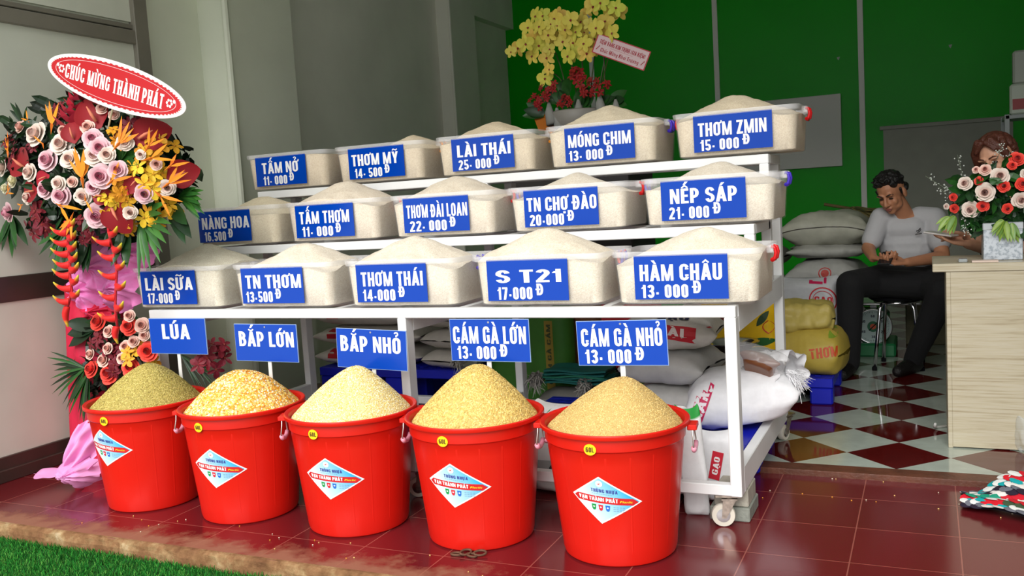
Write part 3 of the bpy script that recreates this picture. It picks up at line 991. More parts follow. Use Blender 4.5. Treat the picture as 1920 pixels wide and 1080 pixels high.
def bucket_sticker(parent, az, zc, wL, wR, hT, hB, skew):
    """diamond maker's label, white edge, blue print, red band"""
    def dia(k, off, nu=16):
        g = on_bucket(az, off)
        mb = MB(); vs = []; fs = []; cs = []
        for i in range(nu + 1):
            t = -1 + 2 * i / nu
            u = t * (wL if t < 0 else wR) * k
            top = hT * (1 - abs(t)) * k; bot = -hB * (1 - abs(t)) * k
            sk = skew * u
            for j in range(5):
                v = bot + (top - bot) * j / 4
                vs.append(g(u, zc + v + sk))
                q = max(0, min(1, .5 + .6 * t + .25 * (v / hT)))
                cs.append(tuple(np.array(rgb(236, 246, 250)) * (1 - q) + np.array(rgb(40, 178, 226)) * q) if k < 1 else rgb(240, 240, 240))
        for i in range(nu):
            for j in range(4):
                a = i * 5 + j; fs.append((a, a + 5, a + 6, a + 1))
        mb.addc(vs, cs, fs)
        return mb
    st = dia(1, .0012).build('maker_label', MT['vc'], parent, smooth=True)
    dia(.93, .0016).build('label_print', MT['vc'], st, smooth=True)
    g = on_bucket(az, .002); g2 = on_bucket(az, .0024)
    mb = MB(); n = 14; b_ = hT * .17
    for lo, hi in ((-b_ * .95, b_ * .85),):
        vs = []; fs = []
        for i in range(n + 1):
            t = -1 + 2 * i / n; k = .9
            u = t * (wL if t < 0 else wR) * k
            lim_t = hT * (1 - abs(t)) * .93 + .001; lim_b = hB * (1 - abs(t)) * .93 + .001
            vs += [g(u, zc + max(lo, -lim_b) + skew * u - .002), g(u, zc + min(hi, lim_t) + skew * u - .002)]
        for i in range(n): fs.append((2 * i, 2 * i + 2, 2 * i + 3, 2 * i + 1))
        mb.add(vs, fs, 0, rgb(206, 34, 36))
    mb.build('label_band', MT['vc'], st, smooth=True)
    S = lambda u, v: g2(u, zc + v + skew * u)
    mb = MB()
    put_text(mb, 'VẠN THÀNH PHÁT', -wL * .74, wR * .42, -b_ * .62, b_ * 1.0, S, col=rgb(250, 250, 250))
    put_text(mb, 'Plastic', wR * .46, wR * .76, -b_ * .5, b_ * .55, S, col=rgb(250, 214, 40), skew=.2)
    put_text(mb, 'THÙNG NHỰA', -wL * .28, wR * .42, b_ * 1.75, b_ * .9, S, col=rgb(60, 70, 150), gap=.13)
    for k in range(3):
        u0 = -wL * .3 + k * wL * .23; c = [rgb(30, 150, 70), rgb(214, 40, 52), rgb(40, 110, 200)][k]
        w = wL * .155
        mb.add([S(u0, -b_ * 1.55), S(u0 + w * .1, -b_ * 2.7), S(u0 + w * .3, -b_ * 3.1), S(u0 + w * .7, -b_ * 3.1), S(u0 + w * .9, -b_ * 2.7), S(u0 + w, -b_ * 1.55)], [(0, 1, 2, 3, 4, 5)], 0, c)
        mb.add([S2(u0 + w * .25, -b_ * 2.2) for S2 in (S,)] + [S(u0 + w * .5, -b_ * 2.45), S(u0 + w * .75, -b_ * 2.2), S(u0 + w * .5, -b_ * 1.95)], [(0, 1, 2, 3)], 0, rgb(235, 235, 240))
    for k in range(3):                       # small print, three broken lines
        for q in range(4):
            u0 = wL * .42 + q * wL * .1
            mb.add([S(u0, -b_ * (1.9 + .5 * k)), S(u0 + wL * .075, -b_ * (1.9 + .5 * k)), S(u0 + wL * .075, -b_ * (1.78 + .5 * k)), S(u0, -b_ * (1.78 + .5 * k))], [(0, 1, 2, 3)], 0, rgb(120, 150, 180))
    for q in range(9):
        u0 = -wL * .26 + q * wL * .075
        mb.add([S(u0, b_ * 1.3), S(u0 + wL * .055, b_ * 1.3), S(u0 + wL * .055, b_ * 1.4), S(u0, b_ * 1.4)], [(0, 1, 2, 3)], 0, rgb(110, 150, 190))
    cr = b_ * .85; cz = b_ * 4.0
    mb.add([S(cr * math.cos(t * PI / 10), cz + cr * math.sin(t * PI / 10)) for t in range(20)], [tuple(range(20))], 0, rgb(250, 250, 250))
    g3 = on_bucket(az, .0028); S3 = lambda u, v: g3(u, zc + v + skew * u)
    mb.add([S3(x * cr, cz + y * cr) for x, y in ((-.5, -.1), (-.2, -.25), (.1, -.15), (.4, .25), (.1, .15), (-.15, .1))], [(0, 1, 2, 3, 4, 5)], 0, rgb(200, 60, 60))
    mb.build('label_lettering', MT['vc'], st)


def size_dot(parent, az):
    g = on_bucket(az, .009); g2 = on_bucket(az, .0095)
    mb = MB(); r = .0185
    mb.add([g(r * math.cos(t * PI / 14), .405 + r * math.sin(t * PI / 14)) for t in range(28)], [tuple(range(28))], 0, rgb(246, 206, 12))
    d = mb.build('size_sticker', MT['vc'], parent)
    mb = MB(); put_text(mb, '60L', -.0125, .0125, .397, .016, lambda u, v: g2(u, v), col=rgb(90, 60, 20)); mb.build('lettering', MT['vc'], d)


# grain heap: a cone of loose kernels
def heap(name, loc, apex, ox, oy, seed, kind):
    rs = np.random.RandomState(seed)
    R = .2325; zb = BKH - .028
    A = apex - zb; off = Vector((seed * 2.3, seed * 5.1, 0))
    def hz(x, y):
        d = math.hypot(x - ox, y - oy)
        ang = math.atan2(y - oy, x - ox)
        # distance from the apex to the wall along this direction
        b_ = ox * math.cos(ang) + oy * math.sin(ang); Rr = -b_ + math.sqrt(max(1e-6, b_ * b_ - ox * ox - oy * oy + R * R))
        t = min(1, d / Rr)
        s = (math.sqrt(t * t + .012) - .11) / (math.sqrt(1.012) - .11)
        f = 1 - max(0, s) ** (1.28 if kind != 'corn' else 1.55)
        return zb + A * max(0, f) + .006 * noise.noise(Vector((x * 12, y * 12, 0)) + off) * (1 - t)
    mb = MB(); n = 72; rings = 26
    vs = [(0, 0, hz(0, 0))]; fs = []
    for i in range(1, rings + 1):
        r = R * i / rings
        for k in range(n):
            a = 2 * PI * k / n; x, y = r * math.cos(a), r * math.sin(a); vs.append((x, y, hz(x, y)))
    for k in range(n): fs.append((0, 1 + k, 1 + (k + 1) % n))
    for i in range(rings - 1):
        for k in range(n):
            k2 = (k + 1) % n; fs.append((1 + i * n + k, 1 + (i + 1) * n + k, 1 + (i + 1) * n + k2, 1 + i * n + k2))
    o = len(vs)          # the grain goes on down to the bucket floor
    for k in range(n):
        a = 2 * PI * k / n; vs.append((.183 * math.cos(a), .183 * math.sin(a), .015))
    for k in range(n):
        k2 = (k + 1) % n; fs.append((1 + (rings - 1) * n + k, o + k, o + k2, 1 + (rings - 1) * n + k2))
    fs.append(tuple(reversed(range(o, o + n))))
    P = {  # number, half sizes, colours
      'paddy': (15000, (.0042, .0015, .0013), [rgb(196, 176, 96), rgb(178, 160, 80), rgb(212, 194, 118), rgb(148, 130, 62), rgb(186, 172, 92)]),
      'corn': (6500, (.0052, .0042, .0026), [rgb(240, 186, 70), rgb(250, 224, 150), rgb(234, 160, 48), rgb(252, 238, 200), rgb(246, 208, 112), rgb(226, 142, 40)]),
      'grits': (15000, (.0024, .002, .0017), [rgb(240, 220, 150), rgb(248, 234, 184), rgb(232, 204, 118), rgb(250, 242, 210), rgb(226, 190, 96)]),
      'pellet': (9500, (.0056, .002, .002), [rgb(228, 196, 116), rgb(214, 180, 98), rgb(238, 210, 136), rgb(194, 160, 82), rgb(222, 190, 108)]),
      'crumble': (16000, (.0024, .0015, .0014), [rgb(220, 188, 118), rgb(208, 174, 104), rgb(230, 202, 136), rgb(196, 160, 92)]),
    }[kind]
    ncount, hs, cols = P
    cols = np.array(cols)
    mean = tuple(cols.mean(0) * .8)
    V0 = np.array([[-1, 0, 0], [1, 0, 0], [-.35, -1, 0], [.45, -.9, 0], [-.35, 1, 0], [.45, .9, 0], [-.3, 0, 1], [.4, 0, 1]], float)
    F0 = np.array([[0, 2, 6], [2, 3, 7], [2, 7, 6], [3, 1, 7], [1, 5, 7], [5, 4, 6], [5, 6, 7], [4, 0, 6]])
    V0 = V0 * np.array(hs)
    pts = []; T = np.empty((ncount, 3, 3))
    rr = R * np.sqrt(rs.uniform(0, 1, ncount)) * .972; aa = rs.uniform(0, 2 * PI, ncount)
    for i in range(ncount):
        x, y = rr[i] * math.cos(aa[i]), rr[i] * math.sin(aa[i]); z = hz(x, y); e = .004
        nrm = np.array([-(hz(x + e, y) - z) / e, -(hz(x, y + e) - z) / e, 1.]) + rs.normal(0, .28, 3)
        nrm /= np.linalg.norm(nrm)
        t1 = np.cross(nrm, rs.normal(0, 1, 3)); t1 /= np.linalg.norm(t1); t2 = np.cross(nrm, t1)
        T[i, 0], T[i, 1], T[i, 2] = t1, t2, nrm
        pts.append((x, y, z + rs.uniform(-.0008, .0012)))
    pts = np.array(pts); sc = rs.uniform(.8, 1.2, (ncount, 1, 1))
    VV = (np.einsum('vk,nkj->nvj', V0, T) * sc + pts[:, None, :])
    FF = (F0[None] + (np.arange(ncount) * 8)[:, None, None]).reshape(-1, 3)
    cc = np.repeat(cols[rs.randint(0, len(cols), ncount)] * rs.uniform(.88, 1.1, (ncount, 1)), 8, 0)
    # body of the heap as triangles so that everything is one mesh
    bt = []
    for f in fs:
        for k in range(1, len(f) - 1): bt.append((f[0], f[k], f[k + 1]))
    V = np.vstack([np.array(vs), VV.reshape(-1, 3)]); F = np.vstack([np.array(bt), FF + len(vs)])
    cl = np.vstack([np.tile(mean, (len(vs), 1)), cc])
    ob = np_mesh(name, V, F, cl, MT['grain'])
    ob.location = loc
    return ob


MT['grain'] = mat('grain', vcol=True, rough=.6, spec=.3)
BK = [  # x, y, apex, apex offset, sticker azimuth offset, kind
    (-2.490, -.272, .600, .03, 'paddy', 'unhusked_rice', 'heap of greenish brown unhusked rice in the leftmost red bucket'),
    (-1.957, -.275, .580, .0, 'corn', 'corn_kernels', 'heap of orange and yellow corn kernels in the second red bucket from left'),
    (-1.425, -.270, .605, .03, 'grits', 'cracked_corn', 'heap of pale yellow cracked corn in the middle red bucket'),
    (-.899, -.256, .622, .02, 'pellet', 'bran_pellets', 'heap of tan feed pellets in the second red bucket from right'),
    (-.372, -.245, .588, .035, 'crumble', 'feed_crumble', 'heap of fine sandy brown feed in the rightmost red bucket'),
]
STK = [(201, 835), (403, 874), (617, 893), (850, 905), (1125, 932)]
DOT = [(201, 768), (379, 785), (592, 791), (833, 803), (1107, 815)]
proto = {}
for i, (x, y, ap, ox, kind, nm, lab) in enumerate(BK):
    t = thing('red_bucket', 'red plastic bucket with diamond label, %s of the five buckets' % POS[i], 'bucket', (x, y, 0), 0, 'red buckets of grain on the porch')
    if i == 0:
        proto['body'] = bucket_body().build('body', MT['red_plastic'], t, angle=35)
        proto['flute'] = facet_ribs().build('fluting', MT['red_plastic'], t, smooth=True)
        for s in (-1, 1):
            proto['lug%d' % s] = bucket_lug(s).build('handle_lug', MT['red_plastic'], t)
            proto['wire%d' % s] = bail_wire(s).build('handle_wire', MT['wire'], t, smooth=True)
            proto['grip%d' % s] = bail_grip(s).build('handle_grip', MT['vc_gloss'], t, smooth=True)
    else:
        for pr in proto.values():
            c = pr.copy(); C.objects.link(c); c.parent = t
    for ch_ in t.children:
        if ch_.name.startswith('handle'): ch_.rotation_euler = (0, 0, math.radians([10, 24, 24, 12, 8][i]))
    # the label faces the same way on each bucket as in the photograph
    p = at(STK[i][0] + 8, STK[i][1], y - .2)
    az = math.atan2(-.21, max(-.2, min(.2, at(STK[i][0] + 5, STK[i][1], y - .19).x - x)))
    zc = at(STK[i][0], STK[i][1], y - .2).z
    bucket_sticker(t, az, zc, .098, .135, .075, .085, -.1)
    a2 = math.atan2(-.21, at(DOT[i][0] + 6, DOT[i][1], y - .2).x - x)
    size_dot(t, a2)
    o = heap(nm, (x, y, 0), ap, ox, .01, 11 + i, kind)
    tag(o, lab, 'grain', None, 'stuff')

# blue signs standing on stakes in the heaps
SG = [ # centre x, bottom z, tilt(deg), lettering
    (-2.395, .622, 0, [('LÚA', .23, .72, .42, .42)], None, (338, 690), 'blue sign on a stake reading LÚA above the unhusked rice'),
    (-1.912, .597, -.5, [('BẮP LỚN', .07, .95, .4, .4)], None, (507, 690), 'blue sign on a stake reading BẮP LỚN above the corn kernels'),
    (-1.395, .577, -2., [('BẮP NHỎ', .06, .92, .42, .4)], None, (702, 700), 'tilted blue sign on a stake reading BẮP NHỎ above the cracked corn'),
    (-.872, .617, 0, [('CÁM GÀ LỚN', .04, .96, .42, .41)], ('13· 000', .08, .58), (918, 690), 'blue sign on a stake reading CÁM GÀ LỚN above the feed pellets'),
    (-.362, .612, 1.2, [('CÁM GÀ NHỎ', .05, .95, .43, .4)], ('13· 000', .08, .6), (1168, 692), 'blue sign on a stake reading CÁM GÀ NHỎ above the fine feed'),
]
MT['sign_edge'] = mat('sign_edge', rgb(150, 180, 225), .3)
MT['clear_stake'] = mat('stake', rgb(214, 214, 210), .35)
for cx, zb, tilt, l1, pr, stk, lab in SG:
    t = thing('stake_sign', lab, 'sign', (cx, -.15, zb), 0, 'blue signs on stakes in the buckets')
    t.rotation_euler = (0, math.radians(-tilt), 0)
    w, h = .325, .158
    mb = MB(); mb.box(-w / 2, w / 2, -.002, .002, 0, h); bd = mb.build('board', MT['sign_edge'], t)
    mb = MB(); e = .0018; mb.box(-w / 2 + e, w / 2 - e, -.003, .0025, e, h - e); mb.build('blue_face', MT['sign_blue'], bd)
    f = lambda u, v: (-w / 2 + u * w, -.0036, v * h)
    lt = MB()
    for tx, a, b_, v, hh in l1: put_text(lt, tx, a, b_, v, hh, f)
    if pr:
        put_text(lt, pr[0], pr[1], pr[2], .05, .31, f, gap=.1); put_text(lt, 'Đ', pr[2] + .055, pr[2] + .14, .12, .29, f)
    lt.build('lettering', MT['letter_white'], bd)
    mb = MB(); mb.tube([(.0, -.0035, h - .012), (.0, .006, h - .012)], .004, 8); mb.build('screw', MT['steel'], t)
    sx_ = at(stk[0], stk[1], -.146).x - cx
    mb = MB(); mb.box(sx_ - .009, sx_ + .009, .0028, .0058, -.2, h - .004); mb.build('stake', MT['clear_stake'], t)
# ------------------------------------------------------------------ sacks, pallets and what lies under and behind the rack
MT['sack'] = mat('woven_sack', vcol=True, rough=.5, spec=.35, var=.05, vscale=30, bump=.12, bscale=260, bdist=.004)
MT['print'] = mat('sack_print', vcol=True, rough=.55)
MT['film'] = mat('clear_bag', (.9, .9, .9), .12, trans=.72)
WHITE = rgb(226, 224, 222); OFFW = rgb(205, 200, 190)


def sack_mesh(L, W, H, seed, col=WHITE, wr=.012, ears=.03, full=.55, flat=.25, col2=None, fold=0., base=False):
    """filled sack lying along x on z=0; wr = wrinkle depth"""
    mb = MB(); nu, nv = 46, 40; off = Vector((seed * 7.7, seed * 3.3, seed * 1.9))
    sg = lambda a, p: math.copysign(abs(a) ** p, a)
    def fn(u, v):
        t = 2 * u - 1; e = max(0., 1 - abs(t) ** (11 if base and t < 0 else 3.2))
        a = W / 2 * (.86 + .14 * e ** .5)
        b_ = H / 2 * max(.05, e ** full)
        an = 2 * PI * v
        y = a * sg(math.cos(an), .72); z = b_ * sg(math.sin(an), .85)
        x = t * L / 2 + math.copysign(1, t) * (0 if base and t < 0 else ears) * (abs(y) / (W / 2)) ** 3 * abs(t) ** 3
        p = Vector((x, y, z))
        q = Vector((x * 9, y * 9, z * 9)) + off
        # pulled creases run towards the ends
        d = noise.noise(Vector((x * 5, y * 22, z * 22)) + off) * (.35 + .65 * abs(t) ** 2) + .6 * noise.noise(q) + .35 * abs(noise.noise(q * 2.3))
        rad = Vector((0, y, z * W / H)); rad = rad.normalized() if rad.length > 1e-6 else rad
        p += Vector((0, rad.y, rad.z)) * d * wr
        z = p.z + H / 2 * (1 - flat)
        p.z = max(z, .0 + .002 * noise.noise(q)) if z < 0.002 else z
        if fold: p.z += fold * (abs(t) ** 4)
        return p
    cf = (lambda u, v: col if not col2 else (col if 2 * u - 1 < .8 else col2))
    mb.grid(fn, nu, nv, colfn=cf)
    return mb


def xform(mb, mt):
    mb.v = [tuple(mt @ Vector(p)) for p in mb.v]
    return mb


def RZ(a): return Matrix.Rotation(math.radians(a), 4, 'Z')
def RX(a): return Matrix.Rotation(math.radians(a), 4, 'X')
def RY(a): return Matrix.Rotation(math.radians(a), 4, 'Y')


def projector(mb, o, U, V, off=.003):
    """drop prints onto a sack: point o, directions U and V, printed along their normal"""
    bvh = BVHTree.FromPolygons([Vector(p) for p in mb.v], mb.f)
    U = Vector(U).normalized(); V = Vector(V).normalized(); Nn = U.cross(V).normalized(); o = Vector(o)
    def f(u, v):
        p = o + U * u + V * v + Nn * .6
        h, n, i, d = bvh.ray_cast(p, -Nn)
        if h is None: return None
        return h + Nn * off
    return f


def emit(pm, o):
    pm.build('printed_pattern', MT['print'], o)
    return MB()


def band(mb, f, u0, u1, v0, v1, col, nu=8, nv=3, slant=0.):
    for i in range(nu):
        for j in range(nv):
            ua, ub = u0 + (u1 - u0) * i / nu, u0 + (u1 - u0) * (i + 1) / nu
            va, vb = v0 + (v1 - v0) * j / nv, v0 + (v1 - v0) * (j + 1) / nv
            P = [f(ua + slant * va, va), f(ub + slant * va, va), f(ub + slant * vb, vb), f(ua + slant * vb, vb)]
            if all(p is not None for p in P): mb.add(P, [(0, 1, 2, 3)], 0, col)


def ringband(mb, f, cu, cv, r0, r1, col, n=28):
    for i in range(n):
        a, b_ = 2 * PI * i / n, 2 * PI * (i + 1) / n
        P = [f(cu + r * math.cos(t), cv + r * math.sin(t)) for r, t in ((r0, a), (r1, a), (r1, b_), (r0, b_))]
        if all(p is not None for p in P): mb.add(P, [(0, 1, 2, 3)], 0, col)


STAND = Matrix(((0, 1, 0, 0), (0, 0, 1, 0), (1, 0, 0, 0), (0, 0, 0, 1)))


def sack(name, label, loc, L, W, H, seed, rot=None, col=WHITE, group=None, cat='sack', **k):
    rot = rot or Matrix.Identity(4)
    mb = xform(sack_mesh(L, W, H, seed, col, **k), rot)
    zmin = min(p[2] for p in mb.v)
    mb.v = [(x, y, z - zmin) for x, y, z in mb.v]
    o = mb.build(name, MT['sack'], None, smooth=True, loc=loc)
    tag(o, label, cat, group)
    return o, mb


def frayed(mb, c, d, n, ln, seed, col=WHITE, spread=.5, w=.0022):
    rs = random.Random(seed); d = Vector(d).normalized(); c = Vector(c)
    for i in range(n):
        v = (d + Vector((rs.uniform(-1, 1), rs.uniform(-1, 1), rs.uniform(-1, 1))) * spread).normalized()
        s = v.cross(Vector((rs.uniform(-1, 1), rs.uniform(-1, 1), .3))).normalized() * w
        a = c + Vector((rs.uniform(-1, 1), rs.uniform(-1, 1), rs.uniform(-1, 1))) * .022
        l = ln * rs.uniform(.5, 1.1); m_ = a + v * l * .55 + Vector((0, 0, -.006)); e = a + v * l + Vector((0, 0, -.03 * rs.random()))
        mb.add([a - s, a + s, m_ + s, m_ - s, e + s * .4, e - s * .4], [(0, 1, 2, 3), (3, 2, 4, 5)], 0, col)


def tied_neck(mb, a, b_, r0, r1, seed, col=WHITE):
    """gathered cloth from the sack mouth to where it is tied"""
    a, b_ = Vector(a), Vector(b_); d = (b_ - a); ln = d.length; d.normalize()
    s = d.cross(Vector((0, .2, 1))).normalized(); t = s.cross(d)
    def fn(u, v):
        an = 2 * PI * u; r = r0 + (r1 - r0) * v ** .7
        r *= 1 + .22 * math.sin(an * 7 + seed) * v + .12 * noise.noise(Vector((math.cos(an) * 3, math.sin(an) * 3, v * 3 + seed)))
        return a + d * ln * v + (s * math.cos(an) + t * math.sin(an)) * r
    mb.grid(fn, 42, 10, col=col)


def pallet(name, label, x0, x1, y0, y1, z0, z1, holes=True):
    t = thing(name, label, 'pallet', ((x0 + x1) / 2, (y0 + y1) / 2, z0), 0, 'blue plastic pallets under the sacks')
    hx, hy, h = (x1 - x0) / 2, (y1 - y0) / 2, z1 - z0
    mb = MB(); dk = .03
    for s in (-1, 1):
        mb.box(-hx, hx, s * hy - (.05 if s > 0 else 0), s * hy + (.05 if s < 0 else 0), h - .05, h, b=.004)
        mb.box(s * hx - (.05 if s > 0 else 0), s * hx + (.05 if s < 0 else 0), -hy + .051, hy - .051, h - .05, h - .0005, b=.004)
    n = int(2 * hx / .055); m_ = int(2 * hy / .055)
    for i in range(1, n):
        x = -hx + 2 * hx * i / n; mb.box(x - .012, x + .012, -hy + .05, hy - .05, h - dk, h - .001)
    for j in range(1, m_):
        y = -hy + 2 * hy * j / m_; w = .017 if j % 3 else .03
        mb.box(-hx + .05, hx - .05, y - w, y + w, h - dk, h - .002)
    mb.build('deck', MT['blue_plastic'], t)
    for ix in (-1, 0, 1):
        for iy in (-1, 0, 1):
            l = MB(); cx, cy = ix * (hx - .06), iy * (hy - .055)
            l.box(cx - .058, cx + .058, cy - .05, cy + .05, 0, h - .0505, b=.008); l.build('leg', MT['blue_plastic'], t)
    return t

pallet('blue_pallet', 'blue plastic pallet under the rack below the white sack with pink print', -1.15, -.05, .335, 1.09, 0.0, .2)
pallet('blue_pallet', 'blue plastic pallet behind the rack under the stack of white sacks', -2.75, -1.72, 1.3, 1.95, FZ, .275)
pallet('blue_pallet', 'blue plastic pallet on the checker floor under the yellow bag', -.75, .135, 1.86, 2.95, FZ, .165)

RED = rgb(190, 24, 40); PINK = rgb(206, 24, 84)
# stack of rice sacks behind the rack on the left
zs = .275
for k in range(4):
    o, mb = sack('rice_sack', ['white rice sack lowest in the stack behind the left of the rack', 'white rice sack second from bottom of the stack behind the rack',
                 'white rice sack third from bottom of the stack behind the rack', 'white rice sack with red printed strip on top of the stack behind the rack'][k],
                 (-2.47, 1.6, zs), .72, .48, .135, 20 + k, RZ(2 - k), OFFW, 'rice sacks stacked behind the rack', full=.6)
    pm = MB(); f = projector(mb, (-.0, -.24, .075), (1, 0, 0), (0, .35, 1))
    if k == 3:
        band(pm, f, -.16, .2, -.03, .045, RED); f2 = projector(mb, (0, -.24, .075), (1, 0, 0), (0, .35, 1), .005)
        put_text(pm, 'LÀI SỮA', -.1, .14, -.018, .045, f2, col=rgb(225, 205, 200))
    else: band(pm, f, -.25, -.16, -.03, .04, RED)
    pm.build('printed_pattern', MT['print'], o)
    zs += .122
zs = .275
for k in range(3):
    o, mb = sack('rice_sack', ['white sack with gathered end, lowest of three behind the middle post', 'white sack with gathered end, middle of three behind the middle post',
                 'white sack with gathered end, topmost of three behind the middle post'][k], (-1.86, 1.55, zs), .5, .3, .13, 30 + k, RZ(78), OFFW, 'gathered sacks behind the middle post')
    nk = MB(); tied_neck(nk, (.08, -.2, .065), (.1, -.32, .06), .075, .03, k, OFFW); frayed(nk, (.1, -.32, .06), (.2, -1, -.1), 30, .07, k, OFFW); nk.build('gathered_end', MT['sack'], o, smooth=True)
    zs += .117

# behind the rack, middle: green, brown, red sacks and folded empty sacks
GREEN = rgb(62, 118, 40)
o, mb = sack('feed_sack', 'tall green sack with a yellow printed strip standing behind the rack', (-1.43, 1.42, FZ), .66, .52, .2, 41, RZ(-4) @ STAND, GREEN, wr=.008, base=True)
pm = MB(); f = projector(mb, (.14, -.1, .12), (1, 0, 0), (0, 0, 1)); band(pm, f, -.02, .03, .02, .4, rgb(150, 128, 40), 3, 12)
f2 = projector(mb, (.145, -.1, .12), (0, 0, 1), (-1, 0, 0), .005); put_text(pm, 'CÁM GÀ CÁM', .05, .38, -.012, .024, f2, col=rgb(60, 70, 30)); pm.build('printed_pattern', MT['print'], o)
o, mb = sack('feed_sack', 'narrow brown sack standing between the green and the red sack', (-1.13, 1.52, FZ), .64, .2, .2, 42, STAND, rgb(120, 76, 40), wr=.008, base=True)
o, mb = sack('feed_sack', 'red sack with dark script standing behind the rack', (-.9, 1.58, FZ + .22), .42, .38, .2, 43, RZ(5) @ STAND, rgb(206, 36, 46), wr=.01, base=True)
pm = MB(); f = projector(mb, (-.08, -.1, .2), (1, 0, -.1), (0, 0, 1)); put_text(pm, 'Cám', -.09, .09, -.07, .08, f, col=rgb(60, 12, 20), skew=.3)
pm.build('printed_pattern', MT['print'], o)
o, mb = sack('feed_sack', 'olive green sack lying below the red sack', (-.76, 1.54, FZ), .46, .32, .22, 44, RZ(-8), rgb(70, 104, 44))
zs = FZ
o, mb = sack('flour_sack', 'grey sack lying on the shop floor below the folded green sacks', (-1.08, 1.27, FZ), .44, .17, .22, 45, RZ(0), rgb(120, 118, 112)); zs = FZ + .2
TEAL = rgb(20, 98, 92)
for k in range(6):
    mb = MB(); ph = k * 1.3
    def fn(u, v, k=k, ph=ph):
        x = (u - .5) * .34 + .01 * math.sin(ph); y = (v - .5) * .2 - .006 * (k % 2)
        return Vector((x, y, .012 * k + .005 * math.sin(u * 7 + ph) + .004 * math.sin(v * 9 + ph)))
    mb.grid(fn, 16, 6)
    n0 = len(mb.v); top = [Vector(p) + Vector((0, 0, .009)) for p in mb.v]; f0 = list(mb.f); mb.v += [tuple(p) for p in top]; mb.c += [mb.col] * n0
    mb.f += [tuple(i + n0 for i in f) for f in f0]; mb.f[:len(f0)] = [tuple(reversed(f)) for f in f0]
    w = 17; ring_ = list(range(w)) + [j * w + w - 1 for j in range(1, 7)] + [6 * w + i for i in range(w - 2, -1, -1)] + [j * w for j in range(5, 0, -1)]
    for a in range(len(ring_)): b2 = ring_[(a + 1) % len(ring_)]; mb.f.append((ring_[a], b2, b2 + n0, ring_[a] + n0))
    mb.m = [0] * len(mb.f); mb.c = [TEAL if k != 3 else rgb(28, 110, 84)] * len(mb.v)
    o = mb.build('folded_sack', MT['sack'], None, angle=50, loc=(-1.06, 1.28, .25 + 0.004 + .012 * k))
    o.location.z = .245 + .012 * 0
    tag(o, 'folded empty teal sack, %s in the flat pile behind the rack' % ['bottom one', 'second from bottom', 'third from bottom', 'third from top', 'second from top', 'top one'][k], 'sack', 'folded teal sacks')
for k, (px, py) in enumerate(((1004, 712), (1095, 724))):
    p = at(px, py, 1.16); mb = MB()
    for q in range(3): tied_neck(mb, (0, .1 - .03 * q, -.01 * q), (.008 * q - .01, .0, .012 * q - .01), .02, .034, q + k, rgb(168, 164, 156))
    frayed(mb, (0, 0, 0), (.1, -.5, -.35), 60, .07, k, rgb(176, 172, 164), .8)
    o = mb.build('tied_sack_end', MT['sack'], None, loc=p, smooth=True); tag(o, ['frayed grey tied sack end left of the teal pile', 'frayed grey tied sack end right of the teal pile'][k], 'sack end', 'frayed sack ends')

# right half under the rack
zs = .2
GR = rgb(190, 188, 184)
for k in range(3):
    p = at(1262, 700, .78)
    o, mb = sack('rice_sack', ['plain grey sack at the bottom of the pile right of the fifth stake sign', 'plain grey sack in the middle of the pile right of the fifth stake sign',
                 'white sack with red LÀI strip, topmost right of the fifth stake sign'][k], (-.44 - .01 * k, .85 + .01 * k, zs), [.38, .36, .42][k], .42, [.175, .165, .165][k], 50 + k,
                 RZ([4, -6, 5][k]), [GR, GR, OFFW][k], 'rice sacks piled under the rack', wr=.018)
    if k == 2:
        pm = MB(); f = projector(mb, (.06, -.2, .1), (1, .05, -.1), (0, .6, 1)); f2 = projector(mb, (.06, -.2, .1), (1, .05, -.1), (0, .6, 1), .008)
        band(pm, f, -.14, .1, -.045, .015, rgb(196, 30, 42)); put_text(pm, 'LÀI', -.06, .05, -.032, .034, f2, col=rgb(235, 220, 215)); pm = emit(pm, o)
        band(pm, f, .12, .2, .03, .08, rgb(190, 40, 48), slant=.6); pm = emit(pm, o); put_text(pm, 'GẠO', -.08, .06, .05, .04, f2, col=rgb(40, 40, 70))
        pm.build('printed_pattern', MT['print'], o)
    zs += [.165, .15, .15][k]
o, mb = sack('rice_sack', 'crumpled grey sack end tucked behind the pile of grey sacks', (-.24, 1.03, .2), .26, .14, .22, 55, RZ(20), rgb(150, 140, 124), wr=.02)

# yellow sack with a leaf print and the steel basin in front of it
o, mb = sack('feed_sack', 'bright yellow sack with green leaf print behind the rack corner', (-.33, 1.62, FZ), .62, .46, .26, 60, RZ(4) @ STAND, rgb(236, 190, 16), wr=.02, base=True)
pm = MB(); f = projector(mb, (.12, -.13, .4), (1, 0, 0), (0, 0, 1))
def leaf_print(pm, f, cu, cv, l, w, an, col, n=8):
    ca, sa = math.cos(an), math.sin(an)
    for i in range(n):
        t0, t1 = i / n, (i + 1) / n
        w0, w1 = w * math.sin(PI * t0) ** .8, w * math.sin(PI * t1) ** .8
        P = [f(cu + ca * l * t - sa * s, cv + sa * l * t + ca * s) for t, s in ((t0, -w0), (t1, -w1), (t1, w1), (t0, w0))]
        if all(p is not None for p in P): pm.add(P, [(0, 1, 2, 3)], 0, col)
leaf_print(pm, f, -.06, -.03, .16, .022, .1, rgb(26, 96, 30)); leaf_print(pm, f, -.05, -.06, .14, .018, -.1, rgb(26, 96, 30)); leaf_print(pm, f, .0, .06, .1, .018, .9, rgb(40, 70, 30)); pm = emit(pm, o)
leaf_print(pm, f, .06, .02, .07, .03, 1.6, rgb(200, 40, 30)); pm = emit(pm, o); leaf_print(pm, f, -.12, .06, .1, .03, 2.2, rgb(120, 40, 26))
pm.build('printed_pattern', MT['print'], o)
